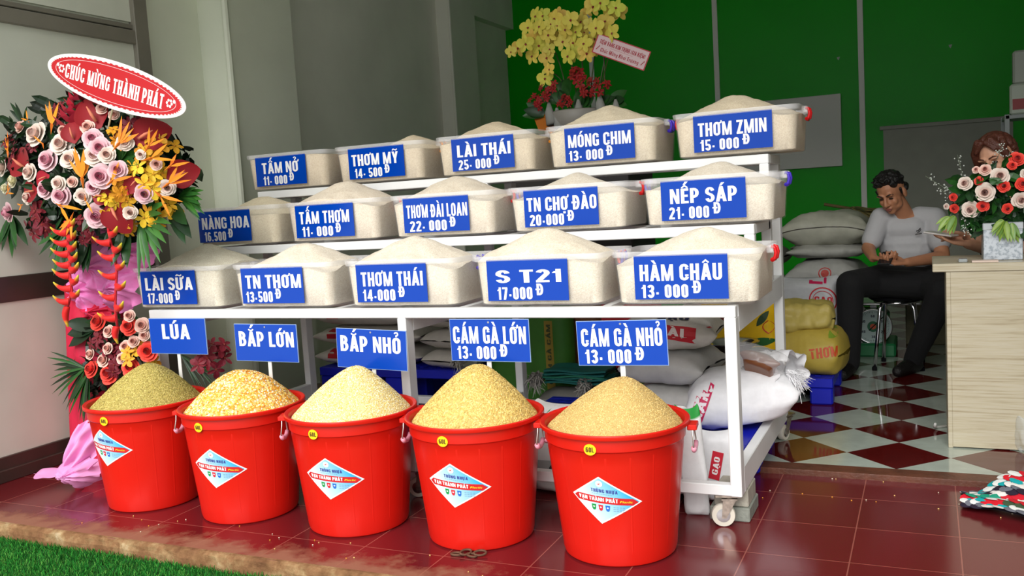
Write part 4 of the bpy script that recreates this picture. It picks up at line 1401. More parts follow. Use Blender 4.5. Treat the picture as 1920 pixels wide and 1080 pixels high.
mb = MB(); mb.box(-.46, -.06, 1.2, 1.44, FZ, .395, b=.006); tag(mb.build('cardboard_box', mat('dark_carton', rgb(52, 40, 34), .8)), 'dark box under the steel basin behind the rack', 'box')
mb = MB(); mb.lathe([(.055, 0), (.07, .004), (.125, .05), (.135, .058), (.133, .06), (.12, .051), (.066, .008), (.001, .006)], 40)
tag(mb.build('steel_basin', MT['chrome'], None, smooth=True, loc=(-.28, 1.32, .396)), 'shiny steel basin in front of the bright yellow sack', 'basin')

# white sack with pink print lying on the pallet, its tied neck hanging out of the rack
o, mb = sack('rice_sack', 'white sack with pink HÀM print lying on the blue pallet, frayed neck sticking out', (-.125, .74, .2), .43, .4, .25, 61, RZ(14) @ RY(-10), rgb(236, 236, 238), wr=.016, full=.45)
f = projector(mb, (-.14, -.2, .1), (.45, -.25, 1), (-.9, -.2, .35)); f2 = projector(mb, (-.14, -.2, .1), (.45, -.25, 1), (-.9, -.2, .35), .005)
pm = MB(); band(pm, f, -.06, .22, -.024, .03, rgb(206, 30, 86), 10, 3); put_text(pm, 'HÀM', -.03, .1, -.016, .036, f2, col=rgb(245, 235, 240)); pm = emit(pm, o)
ringband(pm, f, .14, .085, .022, .034, rgb(206, 30, 86)); pm = emit(pm, o); band(pm, f, .13, .15, .07, .1, rgb(206, 30, 86), 2, 2); pm.build('printed_pattern', MT['print'], o)
nk = MB(); tied_neck(nk, (.06, .02, .17), (.15, .0, .25), .15, .07, 3, rgb(236, 236, 238)); nk.build('neck', MT['sack'], o, smooth=True)
nk = MB(); tied_neck(nk, (.13, .0, .235), (.215, -.06, .225), .075, .09, 5, rgb(236, 236, 238)); frayed(nk, (.215, -.06, .225), (.7, -.3, -.3), 170, .07, 5, rgb(240, 240, 242), .75, .0016); nk.build('frayed_mouth', MT['sack'], o, smooth=True)
# brown goods in a clear bag lying on it
t = thing('clear_bag', 'clear bag of brown goods lying on the white sack beside the rack post', 'bag', (-.04, .62, .44))
bm_ = RZ(10) @ RX(-38) @ RY(20)
b1 = xform(sack_mesh(.13, .15, .09, 71, rgb(122, 74, 44), wr=.01), bm_); b1.build('brown_goods', MT['vc_gloss'], t, smooth=True)
b2 = xform(sack_mesh(.2, .2, .11, 72, wr=.016), Matrix.Translation((-.0, .02, .012)) @ bm_ @ Matrix.Translation((0, 0, -.01))); b2.build('film', MT['film'], t, smooth=True)

# sacks standing on the porch inside the rack frame
o, mb = sack('rice_sack', 'white sack with green lettering standing behind the rightmost red bucket', (-.39, .21, 0), .345, .34, .18, 62, RY(-8) @ RX(-4) @ STAND, rgb(232, 232, 232), wr=.014, ears=-.02, full=.4, base=True)
f = projector(mb, (.1, -.1, .16), (-.16, 0, 1), (-1, 0, -.16)); f2 = projector(mb, (.1, -.1, .16), (-.16, 0, 1), (-1, 0, -.16), .005)
pm = MB(); band(pm, f, -.12, .2, -.045, .005, rgb(14, 110, 56), 12, 3); put_text(pm, 'GẠO THƠM', -.1, .16, -.034, .03, f2, col=rgb(225, 240, 228)); pm.build('printed_pattern', MT['print'], o)
o, mb = sack('rice_sack', 'small white sack with red print leaning beside the near rack post', (-.13, .25, 0), .27, .17, .13, 63, RY(-6) @ STAND, rgb(230, 230, 232), wr=.014, base=True)
f = projector(mb, (-.02, -.06, .16), (.2, 0, 1), (-1, 0, .2)); pm = MB(); band(pm, f, -.06, .05, -.03, .012, rgb(200, 26, 50), 5, 3); f2 = projector(mb, (-.02, -.06, .16), (.2, 0, 1), (-1, 0, .2), .005)
put_text(pm, 'GẠO', -.04, .03, -.02, .022, f2, col=rgb(240, 230, 230)); pm.build('printed_pattern', MT['print'], o)
o, mb = sack('rice_sack', 'white sack with green leaf and black mark between the two rightmost buckets', (-.74, .2, 0), .36, .36, .2, 64, RX(-5) @ STAND, rgb(206, 204, 200), wr=.014, base=True)
f = projector(mb, (.02, -.1, .2), (1, 0, 0), (0, 0, 1)); f2 = projector(mb, (.02, -.1, .2), (1, 0, 0), (0, 0, 1), .005); pm = MB()
band(pm, f, -.17, .17, -.14, -.055, rgb(150, 154, 150)); ringband(pm, f2, -.06, -.095, .02, .03, rgb(40, 42, 44), 14); put_text(pm, 'GẠO', -.01, .09, -.09, .022, f2, col=rgb(50, 50, 54)); put_text(pm, '12 KG', -.01, .09, -.125, .018, f2, col=rgb(50, 50, 54))
leaf_print(pm, f2, -.12, .1, .16, .045, .3, rgb(30, 116, 40)); leaf_print(pm, f2, .0, .09, .12, .03, -.4, rgb(40, 130, 50)); pm.build('printed_pattern', MT['print'], o)
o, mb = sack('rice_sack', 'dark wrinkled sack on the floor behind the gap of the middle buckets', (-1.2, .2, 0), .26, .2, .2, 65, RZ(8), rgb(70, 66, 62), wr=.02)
t_, mb = sack('snack_bag', 'small red white and green bag standing behind the rim of the last bucket', (-.2, .1, .0), .4, .1, .045, 66, RY(-4) @ STAND, rgb(224, 224, 224), col2=rgb(24, 140, 50), wr=.01, base=True)

# inside the shop
o, mb = sack('rice_bag', 'full yellow bag with red lettering on the blue pallet', (-.035, 2.12, .165), .46, .4, .29, 80, RZ(-6), rgb(178, 156, 66), cat='bag', wr=.022, full=.36, ears=-.03)
f = projector(mb, (.1, -.2, .1), (1, .3, .1), (-.1, .12, 1)); pm = MB(); put_text(pm, 'THƠM', -.05, .1, .0, .055, f, col=rgb(196, 74, 30)); pm = emit(pm, o); leaf_print(pm, f, .06, .1, .1, .025, .6, rgb(120, 150, 40)); pm.build('printed_pattern', MT['print'], o)
nk = xform(sack_mesh(.34, .28, .19, 82, rgb(184, 166, 88), wr=.042, ears=-.04, full=.35), Matrix.Translation((.0, .0, .225)) @ RZ(6)); nk.build('folded_top', MT['sack'], o, smooth=True)
o, mb = sack('rice_sack', 'white sack with red ring and GẠO print standing behind the yellow bag', (-.1, 2.68, .165), .45, .42, .24, 81, RZ(-4) @ STAND, rgb(196, 198, 200), wr=.014, base=True)
f = projector(mb, (.09, -.12, .3), (1, .05, -.06), (0, 0, 1)); pm = MB(); ringband(pm, f, .03, .02, .075, .083, rgb(196, 40, 50)); ringband(pm, f, .03, .02, .057, .061, rgb(196, 40, 50)); put_text(pm, 'GẠO', -.02, .085, .0, .045, f, col=rgb(196, 40, 50))
band(pm, f, -.05, -.03, .125, .165, rgb(206, 30, 86), 3, 3); band(pm, f, -.05, .03, .12, .134, rgb(206, 30, 86), 6, 2); band(pm, f, .0, .05, .15, .164, rgb(206, 30, 86), 6, 2); band(pm, f, .036, .052, .125, .155, rgb(206, 30, 86), 2, 3); pm.build('printed_pattern', MT['print'], o)
# big pile at the back
pile = [('big plain white sack with dark seam topping the pile beside the man', (-.02, 3.55, .775), .54, .5, .26, 90, -6, rgb(176, 176, 160)),
        ('white sack second from top of the pile beside the seated man', (-.03, 3.55, .69), .47, .5, .12, 91, 4, rgb(164, 164, 156)),
        ('white sack with a red seal in the pile beside the seated man', (-.03, 3.5, .48), .45, .46, .235, 92, -3, rgb(172, 172, 166)),
        ('plain white sack directly under the sack with the red seal', (-.05, 3.5, .255), .44, .44, .24, 98, 3, rgb(160, 162, 156)),
        ('white sack at the bottom of the pile beside the seated man', (-.06, 3.52, FZ), .42, .44, .24, 93, 2, rgb(158, 162, 156))]
for lab, loc, l, w, h, sd_, rz, c in pile:
    o, mb = sack('rice_sack', lab, loc, l, w, h, sd_, RZ(rz), c, 'sacks in the pile beside the man', ears=.06, wr=.022)
    if 'seal' in lab:
        f = projector(mb, (.0, -.25, .12), (1, 0, 0), (0, .3, 1)); pm = MB(); ringband(pm, f, .0, .0, .035, .042, rgb(190, 50, 44)); ringband(pm, f, .0, .0, .001, .026, rgb(190, 70, 60)); pm.build('printed_pattern', MT['print'], o)
    if 'dark seam' in lab:
        f = projector(mb, (.0, -.27, .1), (1, 0, 0), (0, .3, 1)); pm = MB()
        for i in range(24):
            u0, u1 = -.3 + .6 * i / 24, -.3 + .6 * (i + 1) / 24; g = lambda u: .03 - .35 * (u + .06) ** 2
            P = [f(u0, g(u0)), f(u1, g(u1)), f(u1, g(u1) + .006), f(u0, g(u0) + .006)]
            if all(p is not None for p in P): pm.add(P, [(0, 1, 2, 3)], 0, rgb(50, 44, 34))
        pm.build('seam', MT['print'], o)
o, mb = sack('feed_sack', 'green sack standing on the floor under the pile beside the man', (.1, 3.06, FZ), .48, .16, .14, 94, STAND, rgb(44, 104, 52), base=True)
for k in range(4):
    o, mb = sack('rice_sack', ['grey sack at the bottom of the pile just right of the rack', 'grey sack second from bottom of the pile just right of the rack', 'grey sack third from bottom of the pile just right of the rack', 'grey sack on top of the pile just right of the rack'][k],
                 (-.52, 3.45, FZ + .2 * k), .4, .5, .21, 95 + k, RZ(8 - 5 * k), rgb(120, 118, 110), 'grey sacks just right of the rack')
# ------------------------------------------------------------------ flowers
def frame_to(n, spin=0., up=None):
    n = Vector(n).normalized()
    a = Vector(up) if up else (Vector((0, 0, 1)) if abs(n.z) < .95 else Vector((1, 0, 0)))
    x = a.cross(n).normalized(); y = n.cross(x)
    m_ = Matrix((x, y, n)).transposed().to_4x4()
    return m_ @ Matrix.Rotation(spin, 4, 'Z')


def lerp(a, b_, t): return tuple(a[i] * (1 - t) + b_[i] * t for i in range(3))


def rose_mesh(cin, cout, ctip, seed, openness=1.0):
    """layered rose facing +Z, about 1 unit across"""
    rs = random.Random(seed); mb = MB()
    layers = [(2, .07), (3, .12), (3, .18), (4, .26), (5, .36), (5, .46)]
    for li, (n, rad) in enumerate(layers):
        for k in range(n):
            a0 = 2 * PI * (k + li * .37) / n + rs.uniform(-.15, .15); wd = 2 * PI / n * .78
            rr = rad * rs.uniform(.94, 1.08); curl = (0, .01, .03, .06, .1, .13)[li] * openness
            zt = (.36, .35, .31, .24, .13, -.0)[li]; z0 = (-.1, -.15, -.2, -.25, -.3, -.32)[li]
            def fn(u, v, a0=a0, wd=wd, rr=rr, curl=curl, zt=zt, z0=z0, li=li):
                s = (u - .5) * 2; an = a0 + s * wd * (.5 + .5 * math.sin(PI * (.12 + .72 * v)))
                if li < 3: r = rr * (.55 + .55 * math.sin(PI * (.15 + .62 * v)))
                else: r = rr * (.3 + .7 * v ** .75)
                r += curl * max(0, v - .55) ** 1.3 * 2.6 * (1 - .25 * s * s)
                r *= 1 + (.1 if li > 2 else 0) * (1 - s * s) * v * v
                z = z0 + (zt - z0) * v ** .8 - curl * 1.1 * max(0, v - .7) - .07 * s * s * v
                return Vector((r * math.cos(an), r * math.sin(an), z))
            t = li / 5
            mb.grid(fn, 5, 5, colfn=lambda u, v, t=t: lerp(lerp(cin, cout, min(1, t * 1.2)), ctip, max(0, v - .5) * (.2 + 1.1 * t)))
    return mb


def anthurium_mesh(col):
    mb = MB()
    def fn(u, v):
        s = (u - .5) * 2; t = v
        w = .5 * (math.sin(PI * min(1, t * .98 + .02)) ** .55) * (1.15 - .55 * t)
        y = -.38 + 1.05 * t - .22 * (1 - t) ** 3 * (abs(s) ** 1.2) * -1
        y -= .16 * (1 - t) ** 4 * abs(s)
        return Vector((s * w, y, .14 * (abs(s) ** 2) * w * 2 - .12 * (t - .5) ** 2 - .12 * t * t))
    mb.grid(fn, 12, 14, colfn=lambda u, v: lerp(col, tuple(c * .8 for c in col), abs(u - .5)))
    sp = MB(); sp.tube([(0, -.2, .05), (0, -.02, .16), (0, .2, .22)], [.04, .045, .015], 8, col=rgb(210, 120, 90))
    return mb, sp


def bop_mesh(seed, n=5, spread=.5, col=rgb(244, 140, 20)):
    """bird of paradise: pointed petals fanning up from a beak, along +Y"""
    rs = random.Random(seed); mb = MB()
    for i in range(n):
        a = (i / max(1, n - 1) - .5) * 2 * spread + rs.uniform(-.1, .1); ln = rs.uniform(.7, 1.); w = rs.uniform(.055, .08)
        d = Vector((math.sin(a), math.cos(a), rs.uniform(-.1, .25))).normalized(); s = Vector((d.y, -d.x, 0)).normalized()
        nz = d.cross(s)
        P = [Vector((0, 0, 0)), d * ln * .35 + s * w, d * ln * .35 - s * w, d * ln * .4 + nz * w * .7, d * ln * .7 + s * w * .7, d * ln * .7 - s * w * .7, d * ln * .7 + nz * w * .5, d * ln]
        mb.add(P, [(0, 1, 3), (0, 3, 2), (1, 4, 6, 3), (3, 6, 5, 2), (4, 7, 6), (6, 7, 5), (0, 2, 1), (1, 2, 5, 4), (4, 5, 7)], 0, tuple(c * rs.uniform(.85, 1.1) for c in col))
    mb.add([Vector((0, -.35, 0)), Vector((.06, 0, .0)), Vector((-.06, 0, 0)), Vector((0, .0, .07)), Vector((0, .1, 0))],
           [(0, 1, 3), (0, 3, 2), (0, 2, 1), (1, 4, 3), (3, 4, 2)], 0, lerp(col, rgb(190, 70, 20), .5))
    return mb


def orchid_flower(mb, mt, col, lip, r=1.0, wide=1.0):
    for k in range(5):
        a = PI / 2 + 2 * PI * k / 5; w = .3 if k in (1, 4) else .2
        if k in (1, 4): w = .34
        w *= wide
        d = Vector((math.cos(a), math.sin(a), 0)); s = Vector((-d.y, d.x, 0))
        P = [d * .04, d * .28 + s * w * .75 + Vector((0, 0, .06)), d * .28 - s * w * .75 + Vector((0, 0, .06)), d * .55 + s * w + Vector((0, 0, .07)), d * .55 - s * w + Vector((0, 0, .07)),
             d * .82 + s * w * .65, d * .82 - s * w * .65, d * .95 + Vector((0, 0, -.03)), d * .5 + Vector((0, 0, .02))]
        mb.add([mt @ (p * r) for p in P], [(0, 2, 8), (0, 8, 1), (2, 4, 8), (8, 3, 1), (4, 6, 8), (8, 5, 3), (6, 7, 8), (7, 5, 8)], 0, col)
    P = [Vector((0, .06, .1)), Vector((.14, -.02, .1)), Vector((-.14, -.02, .1)), Vector((0, -.2, .16)), Vector((0, -.04, .2))]
    mb.add([mt @ (p * r) for p in P], [(0, 2, 4), (1, 0, 4), (2, 3, 4), (3, 1, 4)], 0, lip)


def orchid_spray_mesh(seed, n, col, lip, spread=1.0, fs=.34):
    rs = random.Random(seed); mb = MB()
    for i in range(n):
        p = Vector((rs.uniform(-1, 1), rs.uniform(-1, 1), rs.uniform(-.1, .5))) * spread * .6
        nn = Vector((p.x * .8 + rs.uniform(-.4, .4), p.y * .8 + rs.uniform(-.4, .4), 1))
        orchid_flower(mb, Matrix.Translation(p) @ frame_to(nn, rs.uniform(0, 6)), tuple(c * rs.uniform(.8, 1.1) for c in col), lip, fs)
        mb.tube([p * .9, p * .5 + Vector((0, 0, -.35))], .012, 4, col=rgb(60, 84, 30), cap=False)
    return mb


def ginger_mesh(seed, col):
    """spike of pointed bracts along +Y"""
    rs = random.Random(seed); mb = MB()
    for i in range(46):
        t = i / 45; y = -.45 + 1.0 * t; a = i * 2.4; r = .24 * (1 - t) ** .7 + .03
        d = Vector((math.cos(a), 0, math.sin(a))); up = Vector((0, 1, 0)); s = d.cross(up)
        b0 = Vector((0, y, 0)) + d * r * .3; tip = b0 + d * r * 1.1 + up * (.16 - .04 * t); w = .06 + .03 * (1 - t)
        mb.add([b0 - s * w * .6, b0 + s * w * .6, (b0 + tip) / 2 + s * w - up * .02, (b0 + tip) / 2 - s * w - up * .02, tip], [(0, 1, 2, 3), (3, 2, 4)], 0, tuple(c * rs.uniform(.7, 1.15) for c in col))
    return mb


def blade(mb, a, b_, w, col, droop=.0, n=5, nrm=(0, -1, .3)):
    a, b_ = Vector(a), Vector(b_); d = (b_ - a); L_ = d.length; d.normalize()
    s = d.cross(Vector(nrm)); s = s.normalized() if s.length > 1e-4 else Vector((1, 0, 0)); nn = s.cross(d)
    vs = []
    for i in range(n + 1):
        t = i / n; ww = w * math.sin(PI * min(1, .12 + .88 * t)) ** .8
        p = a + d * L_ * t + Vector((0, 0, -droop * t * t))
        vs += [p - s * ww, p - nn * ww * .3, p + s * ww]
    fs = []
    for i in range(n):
        for j in range(2): fs.append((i * 3 + j, i * 3 + j + 1, i * 3 + j + 4, i * 3 + j + 3))
    mb.add(vs, fs, 0, col)


def fan_leaf(mb, c, ang, spread, ln, n, w, cols, seed, tilt=0.):
    """palm leaf: pointed blades fanning from c in the plane facing the street"""
    rs = random.Random(seed); c = Vector(c)
    for i in range(n):
        a = math.radians(ang + spread * ((i + .5) / n - .5)); l = ln * rs.uniform(.8, 1.05)
        e = c + Vector((math.cos(a) * l, -tilt * l + rs.uniform(-.02, .02), math.sin(a) * l))
        blade(mb, c, e, w * rs.uniform(.8, 1.15), cols[i % len(cols)], .03)


def heliconia(parent, pts, n, seed):
    """hanging stem with red and yellow boat bracts on alternate sides"""
    rs = random.Random(seed); pts = [Vector(p) for p in pts]
    mb = MB(); mb.tube(pts, .006, 6, col=rgb(190, 24, 40)); st = mb.build('heliconia_stem', MT['petal'], parent, smooth=True)
    for i in range(n):
        t = (.05 + .95 * i / (n - 1)) * (len(pts) - 1); k = min(int(t), len(pts) - 2); p = pts[k].lerp(pts[k + 1], t - k)
        s = -1 if i % 2 else 1
        last = i >= n - 1
        ln = .085 * rs.uniform(.9, 1.1); d = Vector((s * .95, -.25, .12 + .1 * rs.random())) if not last else Vector((-.1, -.1, -1))
        d.normalize(); up = Vector((0, 0, 1)) if not last else Vector((1, 0, 0)); sd = d.cross(up).normalized(); up = sd.cross(d)
        b_ = MB(); R_ = rgb(206, 26, 24); Y_ = rgb(206, 206, 50)
        vs = []; cs = []
        for j in range(7):
            q = j / 6; w = .0135 * math.sin(PI * min(.98, .15 + .85 * q)) + .002; hgt = .014 * (1 - q) + .003
            o = p + d * ln * q - up * (.012 * math.sin(PI * q)) + up * .009 * q * q
            for (x, z) in ((-w, .3 * hgt), (-w * .8, -hgt), (0, -hgt * 1.5), (w * .8, -hgt), (w, .3 * hgt), (0, hgt * .9)):
                vs.append(o + sd * x + up * z); cs.append(lerp(R_, Y_, max(0, min(1, (q - .74) * 5 + (.3 if abs(z - .9 * hgt) < 1e-6 else 0)))))
        fs = []
        for j in range(6):
            for a in range(6): a2 = (a + 1) % 6; fs.append((j * 6 + a, j * 6 + a2, j * 6 + 6 + a2, j * 6 + 6 + a))
        fs.append(tuple(range(36, 42)))
        b_.addc(vs, cs, fs); b_.build('heliconia_bract', MT['petal'], parent, smooth=True)


MT['cloth_pink'] = mat('pink_wrap', rgb(232, 132, 196), .7, var=.06, vscale=20, bump=.2, bscale=40)
MT['tulle'] = mat('pink_tulle', rgb(236, 160, 212), .7, trans=.12)
MT['red_cloth'] = mat('red_cloth', rgb(206, 24, 64), .65, var=.1, vscale=10, bump=.2, bscale=30)
DG = [rgb(26, 60, 26), rgb(36, 84, 30), rgb(20, 44, 22), rgb(52, 104, 36)]

FS_Y = -.05
stand = thing('flower_stand', 'tall congratulation flower stand with oval red sign, left of the rack', 'flower stand', (-3.02, 0, 0))
FSI = Matrix.Translation((3.02, 0, 0))
def fpart(o):
    if isinstance(o, MB): raise TypeError
    o.parent = stand; o.matrix_parent_inverse = FSI
    return o
BC = at(175, 325, FS_Y)
def dome(px, py, lift=0.):
    """point on the rounded front of the big bouquet"""
    p = at(px, py, FS_Y)
    r2 = ((p.x - BC.x) / .62) ** 2 + ((p.z - BC.z) / .5) ** 2
    y = FS_Y - .24 * max(0, 1 - r2) - lift - .35 * max(0, BC.x - .3 - p.x)
    q = at(px, py, y)
    n = Vector(((q.x - BC.x) * .9 + .15, -.75, (q.z - BC.z) * .9 + .12))
    return q, n.normalized()
def low(px, py, lift=0.):
    q = at(px, py, -.06 - lift); return q, Vector(((q.x + 2.9) * 1.2 + .1, -.8, .3)).normalized()

PINK_R = (rgb(210, 104, 140), rgb(226, 176, 188), rgb(228, 204, 202)); CREAM = (rgb(222, 168, 158), rgb(226, 206, 192), rgb(230, 220, 208))
YEL = (rgb(226, 214, 170), rgb(238, 232, 200), rgb(240, 238, 212)); CORAL = (rgb(206, 30, 34), rgb(232, 60, 50), rgb(240, 84, 66)); BLUSH = (rgb(214, 130, 120), rgb(232, 186, 170), rgb(238, 214, 200))
rose_proto = {}
def put_rose(parent, inv, kind, q, n, d, seed, nm='rose', label=None):
    key = (kind, seed % 3)
    mt = Matrix.Translation(q) @ frame_to(n, seed * 1.1) @ Matrix.Scale(d, 4)
    if key not in rose_proto:
        c = {'p': PINK_R, 'c': CREAM, 'y': YEL, 'r': CORAL, 'b': BLUSH}[kind]
        o = rose_mesh(*c, seed, {'p': 1., 'c': 1.1, 'y': .5, 'r': .9, 'b': .7}[kind]).build(nm, MT['petal'], None, smooth=True)
        rose_proto[key] = o
    else:
        o = rose_proto[key].copy(); o.name = nm; C.objects.link(o)
    o.parent = parent; o.matrix_parent_inverse = inv; o.matrix_basis = mt
    o['label'] = {'p': 'pink rose', 'c': 'cream white rose', 'y': 'pale yellow rosebud', 'r': 'coral red rose', 'b': 'small blush rose'}[kind]
    return o

BIG = [(37, 237, 'b', 24), (65, 251, 'c', 40), (113, 270, 'c', 34), (119, 244, 'b', 22), (164, 238, 'b', 24), (174, 260, 'p', 32), (187, 278, 'p', 34), (88, 300, 'p', 37), (130, 298, 'c', 30),
       (54, 323, 'c', 30), (3, 314, 'c', 28), (23, 338, 'y', 26), (109, 344, 'c', 25), (135, 341, 'b', 19), (188, 331, 'p', 37), (174, 351, 'p', 24), (84, 355, 'p', 32), (114, 367, 'p', 34),
       (155, 368, 'c', 27), (51, 370, 'c', 25), (14, 399, 'p', 33), (181, 405, 'p', 38), (191, 203, 'b', 20), (8, 353, 'y', 20), (234, 267, 'c', 26), (220, 318, 'p', 29), (271, 364, 'p', 30),
       (313, 352, 'c', 26), (293, 308, 'b', 19), (263, 290, 'c', 15), (244, 398, 'c', 22), (213, 215, 'b', 18), (176, 292, 'c', 30), (200, 290, 'c', 26)]
ROSE_K = .98 / 358.
for i, (px, py, k, d) in enumerate(BIG):
    q, n = dome(px, py, .03); put_rose(stand, FSI, k, q, n, d * ROSE_K * .86, i)
LOW = [(183, 603, 'r', 30), (241, 612, 'r', 29), (170, 692, 'r', 29), (204, 700, 'r', 36), (277, 659, 'r', 32), (244, 689, 'r', 30), (203, 621, 'b', 22), (242, 592, 'b', 20), (266, 610, 'b', 26), (270, 629, 'b', 19),
       (250, 640, 'b', 20), (236, 650, 'b', 24), (201, 653, 'b', 20), (193, 675, 'b', 25), (228, 672, 'b', 20), (168, 664, 'b', 20)]
for i, (px, py, k, d) in enumerate(LOW):
    q, n = low(px, py, .03); put_rose(stand, FSI, k, q, n, d * ROSE_K * .9, i + 40)

for i, (px, py, s, rot) in enumerate([(179, 222, 62, .5), (142, 255, 42, .2), (50, 309, 60, .9), (89, 336, 32, 2.0), (67, 360, 40, 1.7), (276, 258, 62, -1.2), (336, 329, 52, -1.3), (220, 400, 56, 3.6), (190, 367, 34, 4.6), (253, 344, 32, 2.4)]):
    q, n = dome(px, py, .0); sp_, sd_ = anthurium_mesh(rgb(140, 8, 22) if i != 3 else rgb(170, 22, 44))
    q = q + n * .02
    mt = Matrix.Translation(q) @ frame_to(n, rot) @ Matrix.Scale(s * ROSE_K * .98, 4)
    a = xform(sp_, mt).build('anthurium', MT['petal'], None, smooth=True); fpart(a)
    b_ = xform(sd_, Matrix.Translation((3.02, 0, 0)) @ mt).build('spadix', MT['petal'], a, smooth=True); b_.matrix_parent_inverse = Matrix.Translation((-3.02, 0, 0))
    b_.matrix_parent_inverse = Matrix.Translation((-3.02, 0, 0))
for i, (px, py, s, rot, n_) in enumerate([(97, 235, 58, .1, 3), (15, 285, 46, .4, 3), (52, 226, 30, .9, 2), (80, 270, 34, .4, 1), (154, 335, 60, .05, 5), (14, 362, 32, -1.2, 3), (112, 385, 50, -2.2, 2), (40, 385, 26, 1.8, 2),
                                      (222, 270, 52, -.7, 4), (278, 275, 44, -.6, 3), (282, 297, 50, -1.3, 2), (209, 340, 44, -.9, 2), (315, 345, 44, -1.0, 4), (300, 367, 46, -2.4, 2), (133, 410, 44, 2.6, 4), (318, 312, 38, -.9, 2), (160, 375, 34, 3.1, 1)]):
    q, n = dome(px, py, .05); mt = Matrix.Translation(q) @ frame_to(n, rot) @ Matrix.Scale(s * ROSE_K * .85, 4)
    fpart(xform(bop_mesh(i, n_, .45), mt).build('bird_of_paradise', MT['petal'], None))
YO = rgb(214, 150, 26); YB_ = rgb(232, 180, 40); DR = rgb(112, 16, 34)
for i, (px, py, s, c, k) in enumerate([(211, 262, 34, YO, 7), (295, 279, 44, YO, 9), (289, 328, 52, YB_, 11), (227, 351, 46, YO, 9), (305, 396, 52, YB_, 7), (207, 381, 40, YB_, 7), (282, 290, 30, YO, 5), (232, 420, 34, YO, 5),
                                       (74, 417, 56, DR, 14), (163, 435, 36, DR, 8), (120, 212, 42, DR, 8), (244, 236, 38, DR, 8), (30, 290, 50, DR, 8), (60, 285, 30, DR, 5)]):
    q, n = dome(px, py, .0); mt = Matrix.Translation(q) @ frame_to(n, i) @ Matrix.Scale(s * ROSE_K * .8, 4)
    o = xform(orchid_spray_mesh(i, k, c, lerp(c, rgb(150, 60, 20), .4), 1., .42), mt).build('orchid_spray', MT['petal'], None); fpart(o); o['label'] = 'dark red orchid spray' if c is DR else 'golden orchid spray'
for i, (px, py, s, c, k) in enumerate([(187, 634, 40, DR, 9), (215, 669, 44, DR, 12), (262, 669, 42, YB_, 7), (395, 672, 50, DR, 10)]):
    q, n = low(px, py, .01); mt = Matrix.Translation(q) @ frame_to(n, i) @ Matrix.Scale(s * ROSE_K * .8, 4)
    o = xform(orchid_spray_mesh(i + 30, k, c, lerp(c, rgb(150, 60, 20), .4), 1., .42), mt).build('orchid_spray', MT['petal'], None); fpart(o); o['label'] = 'dark red orchid spray' if c is DR else 'golden orchid spray'
for (px, py, s, rot) in ((141, 205, 78, -.05), (250, 362, 44, -2.)):
    q, n = dome(px, py, .0); fpart(xform(ginger_mesh(3, rgb(170, 16, 44)), Matrix.Translation(q) @ frame_to(n, rot) @ Matrix.Scale(s * ROSE_K * 1.05, 4)).build('ginger_flower', MT['petal'], None))
# leaves
for i, (px, py, ang, sp, ln, n_, w, cc, ti) in enumerate([(262, 408, -25, 130, .24, 11, .016, (1, 3), .3), (335, 368, -5, 60, .19, 9, .013, (1, 3), .25), (225, 300, 0, 200, .13, 9, .02, (1, 3), .1), (125, 425, -110, 120, .2, 9, .02, (1, 0), .2),
                                                  (20, 405, -80, 90, .17, 6, .022, (1, 0), .2), (315, 385, -35, 40, .2, 3, .03, (0, 2), .3), (235, 425, -95, 60, .16, 4, .03, (1, 0), .3), (165, 445, -95, 40, .16, 3, .03, (2, 0), .3),
                                                  (45, 235, 100, 60, .14, 4, .012, (0, 2), .1), (175, 205, 80, 70, .14, 5, .02, (1, 0), .1), (262, 240, 70, 50, .11, 4, .012, (1, 0), .1), (345, 340, 10, 40, .1, 3, .007, (2, 0), .1)]):
    q, n = dome(px, py, -.03); mb = MB(); fan_leaf(mb, q, ang, sp, ln, n_, w, [DG[c] for c in cc], i, ti); fpart(mb.build('palm_leaf', MT['leaf'], None, smooth=True))
mb = MB(); q, n = dome(312, 290, -.05); blade(mb, q + Vector((0, 0, .1)), q + Vector((.06, 0, -.14)), .055, DG[2], 0, 8); fpart(mb.build('broad_leaf', MT['leaf'], None, smooth=True))
mb = MB(); q, n = low(175, 615, -.05)
for k in range(3): blade(mb, q, q + Vector((-.16, -.02, .05 - .06 * k)), .035, DG[2], .02, 6)
fpart(mb.build('broad_leaf', MT['leaf'], None, smooth=True))
for i, (px, py, ang, sp, ln, n_, w) in enumerate([(160, 690, 195, 100, .24, 11, .008), (165, 700, 250, 50, .22, 7, .012), (370, 690, 5, 110, .13, 9, .005), (340, 665, -35, 50, .18, 6, .006)]):
    q, n = low(px, py, .0 if i < 2 else -.12); mb = MB(); fan_leaf(mb, q, ang, sp, ln, n_, w, DG[:3], 30 + i, .1); fpart(mb.build('palm_frond', MT['leaf'], None, smooth=True))
def foliage(name, pts, cols, seed):
    rs = random.Random(seed); mb = MB()
    for (p, r, n_) in pts:
        for i in range(n_):
            d = Vector((rs.gauss(0, 1), rs.gauss(0, .6), rs.gauss(0, 1))).normalized() * r * rs.uniform(.3, 1)
            a = p + d; e = a + Vector((rs.uniform(-1, 1), rs.uniform(-1, .3), rs.uniform(-1, 1))).normalized() * rs.uniform(.05, .1)
            blade(mb, a, e, rs.uniform(.012, .024), cols[i % len(cols)], .01, 3, (rs.uniform(-.5, .5), -1, rs.uniform(-.3, .6)))
    return mb
rs_ = random.Random(5); pts = []
for i in range(60):
    a = rs_.uniform(0, 2 * PI); r = math.sqrt(rs_.random()); px, py = 174 + 168 * r * math.cos(a), 325 + 105 * r * math.sin(a)
    q, n = dome(px, py, -.09); pts.append((q, .1, 22))
